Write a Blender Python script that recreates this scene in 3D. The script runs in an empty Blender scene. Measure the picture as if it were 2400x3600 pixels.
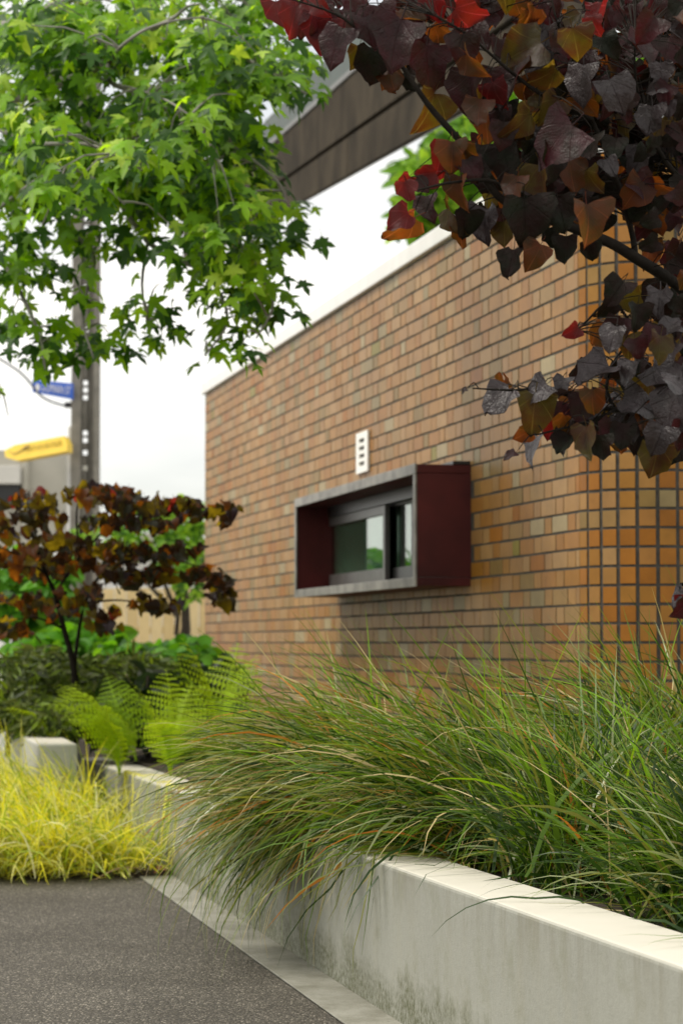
import bpy, math, random
import numpy as np
from mathutils import Vector, Matrix

R = math.radians
rng = np.random.default_rng(7)
random.seed(7)
scene = bpy.context.scene
col = scene.collection

# ------------------------------------------------------------------ camera
FPX, HC = 8500.0, 1.1                     # focal length in photo pixels, camera height
PITCH = math.atan(460 / FPX)
cam_d = bpy.data.cameras.new('camera')
cam = bpy.data.objects.new('camera', cam_d)
col.objects.link(cam)
cam.location = (0, 0, HC)
cam.rotation_euler = (R(90) + PITCH, 0, 0)
cam_d.sensor_fit = 'VERTICAL'
cam_d.sensor_height = 36.0
cam_d.lens = 36.0 * FPX / 3600.0
cam_d.clip_start, cam_d.clip_end = 0.1, 1000
cam_d.dof.use_dof = True
cam_d.dof.focus_distance = 6.5
cam_d.dof.aperture_fstop = 5.6
scene.camera = cam

# ------------------------------------------------------------------ world and sun
SUN_EL, SUN_AZ = R(58), R(-92)            # azimuth measured from +Y towards +X
world = bpy.data.worlds.new('World')
scene.world = world
world.use_nodes = True
nt = world.node_tree
nt.nodes.clear()
w_out = nt.nodes.new('ShaderNodeOutputWorld')
w_bg = nt.nodes.new('ShaderNodeBackground')
w_sky = nt.nodes.new('ShaderNodeTexSky')
w_sky.sky_type = 'NISHITA'
w_sky.sun_disc = False
w_sky.sun_elevation = SUN_EL
w_sky.sun_rotation = SUN_AZ
w_tc = nt.nodes.new('ShaderNodeTexCoord')
w_map = nt.nodes.new('ShaderNodeMapping')
w_map.inputs['Scale'].default_value = (1.0, 1.0, 4.5)
w_noise = nt.nodes.new('ShaderNodeTexNoise')
w_noise.inputs['Scale'].default_value = 2.6
w_noise.inputs['Detail'].default_value = 6
w_ramp = nt.nodes.new('ShaderNodeValToRGB')
w_ramp.color_ramp.elements[0].position = 0.36
w_ramp.color_ramp.elements[0].color = (0.52, 0.52, 0.52, 1)
w_ramp.color_ramp.elements[1].position = 0.56
w_ramp.color_ramp.elements[1].color = (1, 1, 1, 1)
w_mix = nt.nodes.new('ShaderNodeMix')
w_mix.data_type = 'RGBA'
w_mix.inputs[7].default_value = (13.4, 13.1, 12.4, 1)      # white cloud, same scale as the sky's radiance
nt.links.new(w_tc.outputs['Generated'], w_map.inputs['Vector'])
nt.links.new(w_map.outputs['Vector'], w_noise.inputs['Vector'])
nt.links.new(w_noise.outputs['Fac'], w_ramp.inputs['Fac'])
nt.links.new(w_ramp.outputs['Color'], w_mix.inputs[0])
nt.links.new(w_sky.outputs['Color'], w_mix.inputs[6])
nt.links.new(w_mix.outputs[2], w_bg.inputs['Color'])
w_bg.inputs['Strength'].default_value = 0.1
nt.links.new(w_bg.outputs['Background'], w_out.inputs['Surface'])

sun_d = bpy.data.lights.new('sun', 'SUN')
sun_d.energy = 3.5
sun_d.angle = R(18)
sun_d.color = (1.0, 0.94, 0.84)
sun = bpy.data.objects.new('sun', sun_d)
col.objects.link(sun)
sdir = Vector((math.sin(SUN_AZ) * math.cos(SUN_EL), math.cos(SUN_AZ) * math.cos(SUN_EL), math.sin(SUN_EL)))
sun.rotation_euler = sdir.to_track_quat('Z', 'Y').to_euler()

scene.view_settings.view_transform = 'Standard'
scene.view_settings.look = 'None'
scene.view_settings.exposure = 0.0
scene.view_settings.gamma = 1.0
scene.view_settings.use_curve_mapping = False
scene.render.engine = 'CYCLES'
scene.cycles.max_bounces = 7
scene.cycles.diffuse_bounces = 3
scene.cycles.glossy_bounces = 3
scene.cycles.transmission_bounces = 5
scene.cycles.transparent_max_bounces = 8
scene.cycles.sample_clamp_indirect = 6.0

# ------------------------------------------------------------------ helpers: survey
FW = Vector((0, math.cos(PITCH), math.sin(PITCH)))
UP = Vector((0, -math.sin(PITCH), math.cos(PITCH)))
RT = Vector((1, 0, 0))
EYE = Vector((0, 0, HC))


def ray(x, y):
    return RT * ((x - 1200) / FPX) + FW + UP * ((1800 - y) / FPX)


def P(x, y, Y):                       # surveyed point: bearing of photo pixel, at forward distance Y metres
    r = ray(x, y)
    return EYE + r * (Y / r.y)


def D(x, y, Y):                       # the same for coordinates read off the 1568 wide view
    return P(x * 1.5306, y * 1.5306, Y)


def on_z(x, y, z=0.0):
    r = ray(x, y)
    return EYE + r * ((z - HC) / r.z)


def on_plane(x, y, p0, nrm):
    r = ray(x, y)
    return EYE + r * ((p0 - EYE).dot(nrm) / r.dot(nrm))


def proj(p):
    q = Vector(p) - EYE
    d = q.dot(FW)
    return 1200 + FPX * q.x / d, 1800 - FPX * q.dot(UP) / d, d


# ------------------------------------------------------------------ helpers: materials
def mat(name):
    m = bpy.data.materials.new(name)
    m.use_nodes = True
    n = m.node_tree.nodes
    return m, m.node_tree, n['Principled BSDF'], n['Material Output']


def node(t, kind, **kw):
    n = t.nodes.new(kind)
    for k, v in kw.items():
        if k in n.inputs:
            n.inputs[k].default_value = v
        else:
            setattr(n, k, v)
    return n


def ramp(t, src, stops):
    r = t.nodes.new('ShaderNodeValToRGB')
    e = r.color_ramp.elements
    while len(e) < len(stops):
        e.new(0.5)
    for i, (p, c) in enumerate(stops):
        e[i].position = p
        e[i].color = (c[0], c[1], c[2], 1) if not isinstance(c, (int, float)) else (c, c, c, 1)
    t.links.new(src, r.inputs['Fac'])
    return r.outputs['Color']


def mixc(t, fac, a, b, mode='MIX'):
    m = t.nodes.new('ShaderNodeMix')
    m.data_type = 'RGBA'
    m.blend_type = mode
    for sock, v in ((m.inputs[0], fac), (m.inputs[6], a), (m.inputs[7], b)):
        if hasattr(v, 'is_output'):
            t.links.new(v, sock)
        elif isinstance(v, (int, float)):
            sock.default_value = v
        else:
            sock.default_value = (v[0], v[1], v[2], 1)
    return m.outputs[2]


def mathn(t, op, a, b=None):
    m = t.nodes.new('ShaderNodeMath')
    m.operation = op
    for i, v in enumerate((a, b)):
        if v is None:
            continue
        if hasattr(v, 'is_output'):
            t.links.new(v, m.inputs[i])
        else:
            m.inputs[i].default_value = v
    return m.outputs[0]


def bump(t, bs, height, strength=0.3, dist=0.01):
    b = node(t, 'ShaderNodeBump', Strength=strength, Distance=dist)
    t.links.new(height, b.inputs['Height'])
    t.links.new(b.outputs['Normal'], bs.inputs['Normal'])
    return b.outputs['Normal']


def noise(t, scale, detail=4, rough=0.55, vec=None, stretch=None):
    n = node(t, 'ShaderNodeTexNoise', Scale=scale, Detail=detail, Roughness=rough)
    if stretch is not None or vec is None:
        g = t.nodes.new('ShaderNodeNewGeometry')
        mp = t.nodes.new('ShaderNodeMapping')
        mp.inputs['Scale'].default_value = stretch or (1, 1, 1)
        t.links.new(g.outputs['Position'], mp.inputs['Vector'])
        vec = mp.outputs['Vector']
    t.links.new(vec, n.inputs['Vector'])
    return n.outputs['Fac']


def plain(name, c, rough=0.6, var=0.25, scale=6.0, metal=0.0, bumps=0.15, spec=0.5):
    m, t, bs, _ = mat(name)
    nz = noise(t, scale, 5)
    lo = tuple(v * (1 - var) for v in c)
    hi = tuple(min(1, v * (1 + var)) for v in c)
    t.links.new(ramp(t, nz, [(0.3, lo), (0.7, hi)]), bs.inputs['Base Color'])
    bs.inputs['Roughness'].default_value = rough
    bs.inputs['Metallic'].default_value = metal
    bs.inputs['Specular IOR Level'].default_value = spec
    if bumps:
        bump(t, bs, noise(t, scale * 9, 3), bumps, 0.004)
    return m


def leaf_mat(name, c, tc, tfac=0.4, rough=0.45, vein=0.0, spec=0.5, bumps=0.5, var=0.25, c2=None, t2=None):
    """leaf: diffuse/glossy face plus light passing through; veins follow the leaf's own uv"""
    m, t, bs, out = mat(name)
    uvn = t.nodes.new('ShaderNodeUVMap')
    sep = t.nodes.new('ShaderNodeSeparateXYZ')
    t.links.new(uvn.outputs['UV'], sep.inputs['Vector'])
    x, y = mathn(t, 'SUBTRACT', sep.outputs['X'], 0.5), sep.outputs['Y']
    nz = noise(t, 9.0, 3)
    base = ramp(t, nz, [(0.3, tuple(v * (1 - var) for v in c)), (0.7, tuple(v * (1 + var) for v in c))])
    tr = ramp(t, nz, [(0.3, tuple(v * 0.8 for v in tc)), (0.7, tuple(min(1, v * 1.15) for v in tc))])
    if c2 is not None:
        pat = ramp(t, noise(t, 16.0, 4, 0.6), [(0.40, 0.0), (0.62, 1.0)])
        base = mixc(t, pat, base, c2)
        tr = mixc(t, pat, tr, t2)
    if vein > 0:
        ang = mathn(t, 'ARCTAN2', x, mathn(t, 'ADD', y, 0.02))
        st = mathn(t, 'ABSOLUTE', mathn(t, 'SINE', mathn(t, 'MULTIPLY', ang, 4.3)))
        line = ramp(t, st, [(0.0, 1.0), (0.13, 0.0)])
        # side veins: chevrons off the midrib
        ch = mathn(t, 'SUBTRACT', mathn(t, 'MULTIPLY', y, 42.0), mathn(t, 'MULTIPLY', mathn(t, 'ABSOLUTE', x), 46.0))
        fine = ramp(t, mathn(t, 'ABSOLUTE', mathn(t, 'SINE', ch)), [(0.0, 0.35), (0.22, 0.0)])
        vfac = mathn(t, 'MAXIMUM', line, fine)
        tr = mixc(t, mathn(t, 'MULTIPLY', vfac, vein), tr, tuple(min(1, v * 2.4 + 0.05) for v in tc))
        base = mixc(t, mathn(t, 'MULTIPLY', vfac, vein * 0.4), base, tuple(min(1, v * 1.8 + 0.01) for v in c))
        crump = noise(t, 34.0, 4, 0.65)
        hgt = mathn(t, 'SUBTRACT', mathn(t, 'MULTIPLY', crump, 1.6), mathn(t, 'MULTIPLY', vfac, 0.30))
        nrm = bump(t, bs, hgt, bumps, 0.006)
    t.links.new(base, bs.inputs['Base Color'])
    bs.inputs['Roughness'].default_value = rough
    bs.inputs['Specular IOR Level'].default_value = spec
    tl = t.nodes.new('ShaderNodeBsdfTranslucent')
    t.links.new(tr, tl.inputs['Color'])
    mx = t.nodes.new('ShaderNodeMixShader')
    mx.inputs[0].default_value = tfac
    t.links.new(bs.outputs[0], mx.inputs[1])
    t.links.new(tl.outputs[0], mx.inputs[2])
    t.links.new(mx.outputs[0], out.inputs['Surface'])
    return m


# ------------------------------------------------------------------ helpers: meshes
def make_mesh(name, verts, faces, mats, midx=None, smooth=False, uvs=None):
    me = bpy.data.meshes.new(name)
    me.from_pydata([tuple(v) for v in verts], [], faces)
    for m in (mats if isinstance(mats, (list, tuple)) else [mats]):
        me.materials.append(m)
    if midx is not None:
        me.polygons.foreach_set('material_index', np.asarray(midx, dtype=np.int32))
    if smooth:
        me.polygons.foreach_set('use_smooth', np.ones(len(me.polygons), dtype=bool))
    if uvs is not None:
        ul = me.uv_layers.new(name='UVMap')
        li = np.empty(len(me.loops), dtype=np.int32)
        me.loops.foreach_get('vertex_index', li)
        ul.data.foreach_set('uv', np.asarray(uvs, dtype=np.float32)[li].ravel())
    me.update()
    return me


def obj(name, me, parent=None):
    o = bpy.data.objects.new(name, me)
    col.objects.link(o)
    if parent is not None:
        o.parent = parent
    return o


def empty(name, loc=(0, 0, 0)):
    o = bpy.data.objects.new(name, None)
    o.empty_display_size = 0.1
    o.location = loc
    col.objects.link(o)
    return o


def tag(o, label=None, cat=None, group=None, kind=None):
    if label:
        o['label'] = label
    if cat:
        o['category'] = cat
    if group:
        o['group'] = group
    if kind:
        o['kind'] = kind
    return o


class MB:
    """collects boxes, prisms and tubes for ONE part (world coordinates; build() subtracts the parent's place)"""

    def __init__(self):
        self.v, self.f = [], []

    def box8(self, p):                    # 8 corners: bottom ring then top ring
        b = len(self.v)
        self.v += [tuple(q) for q in p]
        for f in ((0, 3, 2, 1), (4, 5, 6, 7), (0, 1, 5, 4), (1, 2, 6, 5), (2, 3, 7, 6), (3, 0, 4, 7)):
            self.f.append(tuple(b + i for i in f))
        return self

    def obox(self, o, a, b, c):           # origin corner and three edge vectors
        o, a, b, c = Vector(o), Vector(a), Vector(b), Vector(c)
        return self.box8([o, o + a, o + a + b, o + b, o + c, o + a + c, o + a + b + c, o + b + c])

    def prism(self, pts, ext):            # closed outline swept along ext
        b, n = len(self.v), len(pts)
        e = Vector(ext)
        self.v += [tuple(p) for p in pts] + [tuple(Vector(p) + e) for p in pts]
        self.f.append(tuple(b + i for i in range(n))[::-1])
        self.f.append(tuple(b + n + i for i in range(n)))
        for i in range(n):
            j = (i + 1) % n
            self.f.append((b + i, b + j, b + n + j, b + n + i))
        return self

    def tube(self, pts, radii, sides=6, sub=4):
        pts = [Vector(p) for p in pts]
        if sub > 1 and len(pts) > 2:
            q, rr = [], []
            for i in range(len(pts) - 1):
                p0, p1, p2, p3 = pts[max(i - 1, 0)], pts[i], pts[i + 1], pts[min(i + 2, len(pts) - 1)]
                for k in range(sub):
                    s = k / sub
                    q.append(0.5 * ((2 * p1) + (p2 - p0) * s + (2 * p0 - 5 * p1 + 4 * p2 - p3) * s * s + (3 * p1 - p0 - 3 * p2 + p3) * s ** 3))
                    rr.append(radii[i] * (1 - s) + radii[i + 1] * s)
            q.append(pts[-1])
            rr.append(radii[-1])
            pts, radii = q, rr
        b = len(self.v)
        for i, p in enumerate(pts):
            d = (pts[min(i + 1, len(pts) - 1)] - pts[max(i - 1, 0)])
            d = d.normalized() if d.length > 1e-9 else Vector((0, 0, 1))
            a = d.orthogonal().normalized() if abs(d.z) > 0.95 else d.cross(Vector((0, 0, 1))).normalized()
            c = d.cross(a)
            for k in range(sides):
                w = 2 * math.pi * k / sides
                self.v.append(tuple(p + (a * math.cos(w) + c * math.sin(w)) * radii[i]))
        for i in range(len(pts) - 1):
            for k in range(sides):
                k2 = (k + 1) % sides
                self.f.append((b + i * sides + k, b + i * sides + k2, b + (i + 1) * sides + k2, b + (i + 1) * sides + k))
        self.f.append(tuple(b + k for k in range(sides))[::-1])
        e = b + (len(pts) - 1) * sides
        self.f.append(tuple(e + k for k in range(sides)))
        return self

    def build(self, name, m, parent=None, bevel=0.0, smooth=False, seg=2):
        off = Vector((0, 0, 0))
        q = parent
        while q is not None:
            off += Vector(q.location)
            q = q.parent
        me = make_mesh(name, [Vector(v) - off for v in self.v], self.f, m, smooth=smooth)
        o = obj(name, me, parent)
        if bevel:
            bv = o.modifiers.new('bevel', 'BEVEL')
            bv.width, bv.segments, bv.limit_method = bevel, seg, 'ANGLE'
        return o


# ------------------------------------------------------------------ materials of the setting
def concrete_mat(name, c=(0.30, 0.302, 0.258), top_z=None, base_z=None, tint=True):
    m, t, bs, _ = mat(name)
    g = t.nodes.new('ShaderNodeNewGeometry')
    sp = t.nodes.new('ShaderNodeSeparateXYZ')
    t.links.new(g.outputs['Position'], sp.inputs['Vector'])
    sn = t.nodes.new('ShaderNodeSeparateXYZ')
    t.links.new(g.outputs['Normal'], sn.inputs['Vector'])
    big = noise(t, 2.2, 5)
    fine = noise(t, 60, 4, 0.7)
    colr = ramp(t, big, [(0.25, tuple(v * 0.86 for v in c)), (0.75, tuple(min(1, v * 1.1) for v in c))])
    colr = mixc(t, 0.35, colr, ramp(t, fine, [(0.3, tuple(v * 0.8 for v in c)), (0.7, tuple(min(1, v * 1.15) for v in c))]))
    # pale warm skin on faces that point up
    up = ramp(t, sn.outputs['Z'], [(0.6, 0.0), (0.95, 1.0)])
    if tint:
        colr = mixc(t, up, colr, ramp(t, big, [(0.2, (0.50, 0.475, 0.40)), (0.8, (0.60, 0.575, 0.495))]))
    else:
        colr = mixc(t, ramp(t, noise(t, 6, 6, 0.7), [(0.42, 0.0), (0.66, 0.8)]), colr, (0.15, 0.145, 0.11))
        colr = mixc(t, ramp(t, noise(t, 130, 3, 0.7), [(0.55, 0.0), (0.7, 0.6)]), colr, (0.12, 0.11, 0.085))
    if top_z is not None:                       # run-down stains below the rim and moss along the foot
        streak = noise(t, 6.5, 6, 0.75, stretch=(1.0, 1.0, 0.22))
        blot = noise(t, 5.0, 5, 0.7)
        near_top = ramp(t, mathn(t, 'SUBTRACT', top_z, sp.outputs['Z']), [(0.0, 1.0), (0.03, 0.75), (0.22, 0.0)])
        side = ramp(t, sn.outputs['Z'], [(0.3, 1.0), (0.7, 0.0)])
        s1 = mathn(t, 'MULTIPLY', ramp(t, streak, [(0.46, 0.0), (0.62, 1.0)]), near_top)
        s1 = mathn(t, 'MULTIPLY', s1, side)
        colr = mixc(t, mathn(t, 'MULTIPLY', s1, 0.75), colr, (0.15, 0.14, 0.10))
        colr = mixc(t, mathn(t, 'MULTIPLY', mathn(t, 'MULTIPLY', ramp(t, streak, [(0.5, 0.0), (0.75, 1.0)]), side), 0.30), colr, (0.30, 0.28, 0.20))
        colr = mixc(t, mathn(t, 'MULTIPLY', mathn(t, 'MULTIPLY', ramp(t, blot, [(0.5, 0.0), (0.68, 1.0)]), side), 0.55), colr, (0.21, 0.21, 0.145))
        foot = ramp(t, mathn(t, 'ADD', sp.outputs['Z'], mathn(t, 'MULTIPLY', blot, -0.30)), [(-0.14, 1.0), (-0.04, 0.0)])
        foot = ramp(t, mathn(t, 'SUBTRACT', mathn(t, 'MULTIPLY', blot, 0.32), mathn(t, 'SUBTRACT', sp.outputs['Z'], base_z)), [(-0.02, 0.0), (0.10, 1.0)])
        mossn = noise(t, 55, 4, 0.75)
        s2 = mathn(t, 'MULTIPLY', mathn(t, 'MULTIPLY', foot, side), ramp(t, mossn, [(0.38, 0.15), (0.6, 1.0)]))
        colr = mixc(t, mathn(t, 'MULTIPLY', s2, 0.85), colr, (0.075, 0.08, 0.035))
    t.links.new(colr, bs.inputs['Base Color'])
    bs.inputs['Roughness'].default_value = 0.8
    bs.inputs['Specular IOR Level'].default_value = 0.3
    bump(t, bs, mathn(t, 'ADD', fine, mathn(t, 'MULTIPLY', noise(t, 240, 2), 0.5)), 0.25, 0.004)
    return m


def asphalt_mat():
    m, t, bs, _ = mat('asphalt')
    vo = node(t, 'ShaderNodeTexVoronoi', Scale=125.0)
    g = t.nodes.new('ShaderNodeNewGeometry')
    t.links.new(g.outputs['Position'], vo.inputs['Vector'])
    cellr = t.nodes.new('ShaderNodeSeparateColor')
    t.links.new(vo.outputs['Color'], cellr.inputs['Color'])
    stone = ramp(t, cellr.outputs['Red'], [(0.0, (0.062, 0.055, 0.043)), (0.5, (0.105, 0.093, 0.073)), (0.82, (0.165, 0.147, 0.118)), (1.0, (0.42, 0.38, 0.31))])
    gap = ramp(t, vo.outputs['Distance'], [(0.35, 0.0), (0.7, 1.0)])
    c = mixc(t, gap, stone, (0.050, 0.044, 0.034))
    big = noise(t, 1.6, 5)
    c = mixc(t, 0.8, c, ramp(t, big, [(0.3, (0.55, 0.53, 0.50)), (0.7, (1.0, 1.0, 1.0))]), 'MULTIPLY')
    t.links.new(c, bs.inputs['Base Color'])
    bs.inputs['Roughness'].default_value = 0.75
    bs.inputs['Specular IOR Level'].default_value = 0.4
    bump(t, bs, mathn(t, 'SUBTRACT', 1.0, vo.outputs['Distance']), 0.9, 0.006)
    return m


M_ASPHALT = asphalt_mat()
M_CONC = concrete_mat('cast_concrete', top_z=0.51, base_z=0.0)
M_KERB = concrete_mat('kerb_concrete', (0.27, 0.265, 0.225), tint=False)
M_SOIL = plain('bark_soil', (0.045, 0.032, 0.02), 0.95, 0.6, 30, bumps=1.0)
M_FARGROUND = plain('pale_paving', (0.30, 0.29, 0.26), 0.9, 0.2, 2)

# ------------------------------------------------------------------ survey of the two parallel lines
vp = ray(-650, 2260)
U = Vector((vp.x, vp.y, 0)).normalized()          # along the brick wall, away from the camera
N = Vector((-U.y, U.x, 0))                        # out of its face
C0 = P(2040, 2260, 11.1)
C0.z = 0
S_END = (on_plane(722, 1700, C0, N) - C0).dot(U)
WALL_TOP = on_plane(722, 1388, C0, N).z


def W(s, o, z):
    q = C0 + U * s + N * o
    return Vector((q.x, q.y, z))


g1, g2 = on_z(658, 3114), on_z(1390, 3590)
V = (g1 - g2).normalized()                        # along the planter, away
VN = Vector((-V.y, V.x, 0))                       # out of its front face
G0 = Vector((g2.x, g2.y, 0))
ta, tb = on_plane(286, 2664, G0, VN), on_plane(2400, 3402, G0, VN)
TA, TB = (ta - G0).dot(V), (tb - G0).dot(V)
PT = 0.22                                         # planter wall thickness


def top_at(s):
    return tb.z + (ta.z - tb.z) * (s - TB) / (TA - TB)


def G(s, o, z):
    q = G0 + V * s + VN * o
    return Vector((q.x, q.y, z))


S_KERB_END = (on_z(480, 3085) - G0).dot(V)

# ------------------------------------------------------------------ the ground
me = make_mesh('ground', [(-140, -20, -0.06), (140, -20, -0.06), (140, 260, -0.06), (-140, 260, -0.06)], [(0, 1, 2, 3)], M_FARGROUND)
tag(obj('ground', me), 'pale far ground beyond the garden', kind='structure')
pts = [G(-8, 0.162, 0), G(S_KERB_END, 0.162, 0), G(S_KERB_END + 0.15, 1.05, 0), G(S_KERB_END + 3.5, 1.25, 0), G(S_KERB_END + 6, 1.3, 0), G(S_KERB_END + 6, 9, 0), G(-8, 9, 0)]
tag(MB().prism(pts, (0, 0, -0.05)).build('path', M_ASPHALT), 'dark speckled asphalt path beside the planter wall', kind='structure')
kb = MB()
kb.prism([G(-8, 0.0, 0), G(S_KERB_END, 0.0, 0), G(S_KERB_END, 0.16, 0), G(-8, 0.16, 0)], (0, 0, 0.006))
kerb = kb.build('kerb', M_KERB, bevel=0.002)
tag(kerb, 'flush concrete edging strip along the planter foot', kind='structure')
bd = MB()
bd.prism([G(S_KERB_END, 0.0, 0), G(S_KERB_END + 6, 0.0, 0), G(S_KERB_END + 6, 1.25, 0), G(S_KERB_END + 3.5, 1.2, 0), G(S_KERB_END + 0.18, 1.0, 0), G(S_KERB_END + 0.02, 0.17, 0)], (0, 0, 0.03))
tag(bd.build('ground_bed', M_SOIL), 'dark soil strip under the yellow grass', kind='structure')
bd = MB()
bd.prism([G(-6, -PT, 0.30), G(30, -PT, 0.30), G(30, -2.2, 0.30), G(-6, -2.2, 0.30)], (0, 0, 0.10))
tag(bd.build('ground_planting_soil', M_SOIL), 'dark soil inside the raised planter', kind='structure')

# ------------------------------------------------------------------ planter walls
pw = MB()
s0, s1 = -5.0, TA
pw.box8([G(s0, 0, -0.05), G(s1, 0, -0.05), G(s1, -PT, -0.05), G(s0, -PT, -0.05), G(s0, 0, top_at(s0)), G(s1, 0, top_at(s1)), G(s1, -PT, top_at(s1)), G(s0, -PT, top_at(s0))])
w_near = pw.build('planter_wall', M_CONC, bevel=0.012, seg=3)
tag(w_near, 'long pale concrete planter wall running out of the lower corner under the drooping grass', 'planter wall', 'concrete planter walls')
e1 = P(134, 2617, 13.3)
o3 = (e1 - G0).dot(VN)
s3 = (e1 - G0).dot(V)
pw = MB()
pw.box8([G(s3, o3, -0.05), G(s3 + 6, o3, -0.05), G(s3 + 6, o3 - PT, -0.05), G(s3, o3 - PT, -0.05), G(s3, o3, e1.z), G(s3 + 6, o3, e1.z + 0.05), G(s3 + 6, o3 - PT, e1.z + 0.05), G(s3, o3 - PT, e1.z)])
w_far = pw.build('planter_wall', concrete_mat('cast_concrete_far', (0.44, 0.44, 0.41)), bevel=0.012, seg=3)
tag(w_far, 'short staggered concrete wall block with its square end showing above the yellow grass', 'planter wall', 'concrete planter walls')

# ------------------------------------------------------------------ brick building
bld = empty('brick_building', W(5, -2, 0))
tag(bld, 'orange brick building with rounded corner and a projecting box window', 'building')
BO = Vector(bld.location)
M_MORTAR = plain('dark_mortar', (0.055, 0.051, 0.043), 0.95, 0.3, 40, bumps=0.6)
brick_cols = [(0.330, 0.166, 0.042), (0.350, 0.188, 0.058), (0.325, 0.150, 0.034), (0.360, 0.208, 0.078), (0.330, 0.180, 0.064),
              (0.295, 0.176, 0.060), (0.240, 0.150, 0.044), (0.350, 0.270, 0.140), (0.265, 0.198, 0.088), (0.23, 0.185, 0.030),
              (0.330, 0.128, 0.014), (0.320, 0.145, 0.022), (0.280, 0.105, 0.010)]
brick_w = np.array([20, 17, 15, 14, 13, 9, 5, 3.2, 3.5, 0.4, 2, 2, 1])
brick_w = brick_w / brick_w.sum()


def brick_mat(i, c):
    m, t, bs, _ = mat('glazed_brick_%d' % i)
    nz = noise(t, 7.0, 4, 0.6)
    cc = ramp(t, nz, [(0.25, tuple(v * 0.82 for v in c)), (0.75, tuple(min(1, v * 1.14) for v in c))])
    cc = mixc(t, 0.55, cc, ramp(t, noise(t, 0.9, 6, 0.7, stretch=(1, 1, 0.35)), [(0.32, (0.62, 0.60, 0.56)), (0.62, (1, 1, 1))]), 'MULTIPLY')
    cc = mixc(t, ramp(t, noise(t, 30, 5, 0.7), [(0.55, 0.0), (0.75, 0.4)]), cc, tuple(v * 0.62 for v in c))
    t.links.new(cc, bs.inputs['Base Color'])
    bs.inputs['Roughness'].default_value = 0.42
    bs.inputs['Specular IOR Level'].default_value = 0.20
    bump(t, bs, noise(t, 25, 4, 0.6), 0.12, 0.006)
    return m


M_BRICK = [brick_mat(i, c) for i, c in enumerate(brick_cols)]
CH, JT, BD = 0.086, 0.0115, 0.003                  # course, joint, how far the brick stands out of the core
RC, NARC, HP = 0.345, 6, 0.0903                   # corner radius, stacked headers round it and their pitch
core = MB()
OC = C0 - N * RC
ring = [W(S_END, 0, 0)]
for k in range(13):
    th = R(90) * k / 12
    q = OC + N * (RC * math.cos(th)) - U * (RC * math.sin(th))
    ring.append(Vector((q.x, q.y, 0)))
SIDE_LEN = 3.2
q = OC - U * RC - N * SIDE_LEN
ring.append(Vector((q.x, q.y, 0)))
q = q + U * (S_END + RC)
ring.append(Vector((q.x, q.y, 0)))
core.prism(ring, (0, 0, WALL_TOP - 0.004))
core.build('wall', M_MORTAR, bld)

# window box and vent outlines, used to leave bricks out behind them
s_box0 = (on_plane(1655, 2000, C0, N) - C0).dot(U)
BOXO = 0.31
fr0 = W(0, BOXO, 0)
s_box1 = (on_plane(1034, 1900, fr0, N) - C0).dot(U)
z_bt = on_plane(1460, 1629, fr0, N).z
z_bb = on_plane(1455, 2061, fr0, N).z

proto_v = {}


def brick_mesh(w, h, mi):
    key = (round(w, 3), mi)
    if key not in proto_v:
        c = 0.001
        x0, x1, z0, z1 = -w / 2, w / 2, -h / 2, h / 2
        vs = [(x0, 0, z0), (x1, 0, z0), (x1, 0, z1), (x0, 0, z1), (x0, BD - c, z0), (x1, BD - c, z0), (x1, BD - c, z1), (x0, BD - c, z1),
              (x0 + c, BD, z0 + c), (x1 - c, BD, z0 + c), (x1 - c, BD, z1 - c), (x0 + c, BD, z1 - c)]
        fs = [(0, 1, 5, 4), (1, 2, 6, 5), (2, 3, 7, 6), (3, 0, 4, 7), (4, 5, 9, 8), (5, 6, 10, 9), (6, 7, 11, 10), (7, 4, 8, 11), (8, 9, 10, 11)]
        proto_v[key] = [vs, fs, None]
    return key


bricks = []                                        # (key, matrix, screen score)
ncourse = int((WALL_TOP - 0.15) / CH)
bh = CH - JT


def add_brick(pos, xdir, ydir, w, h, mi):
    jit = rng.normal(0, 0.0006)
    tw_ = rng.normal(0, 0.004)
    xdir, ydir = xdir * math.cos(tw_) + ydir * math.sin(tw_), ydir * math.cos(tw_) - xdir * math.sin(tw_)
    pos = pos + Vector((0, 0, rng.normal(0, 0.0009)))
    M = Matrix(((xdir.x, ydir.x, 0, pos.x), (xdir.y, ydir.y, 0, pos.y), (0, 0, 1, pos.z), (0, 0, 0, 1)))
    M.translation = Vector(M.translation) + ydir * jit
    px, py, d = proj(pos + ydir * BD)
    face = max(0.02, (EYE - pos).normalized().dot(ydir))
    score = w * h * face / (d * d)
    if not (-40 < px < 2440 and 500 < py < 2420):
        score = 0
    bricks.append((brick_mesh(w, h, mi), M, score))


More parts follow.
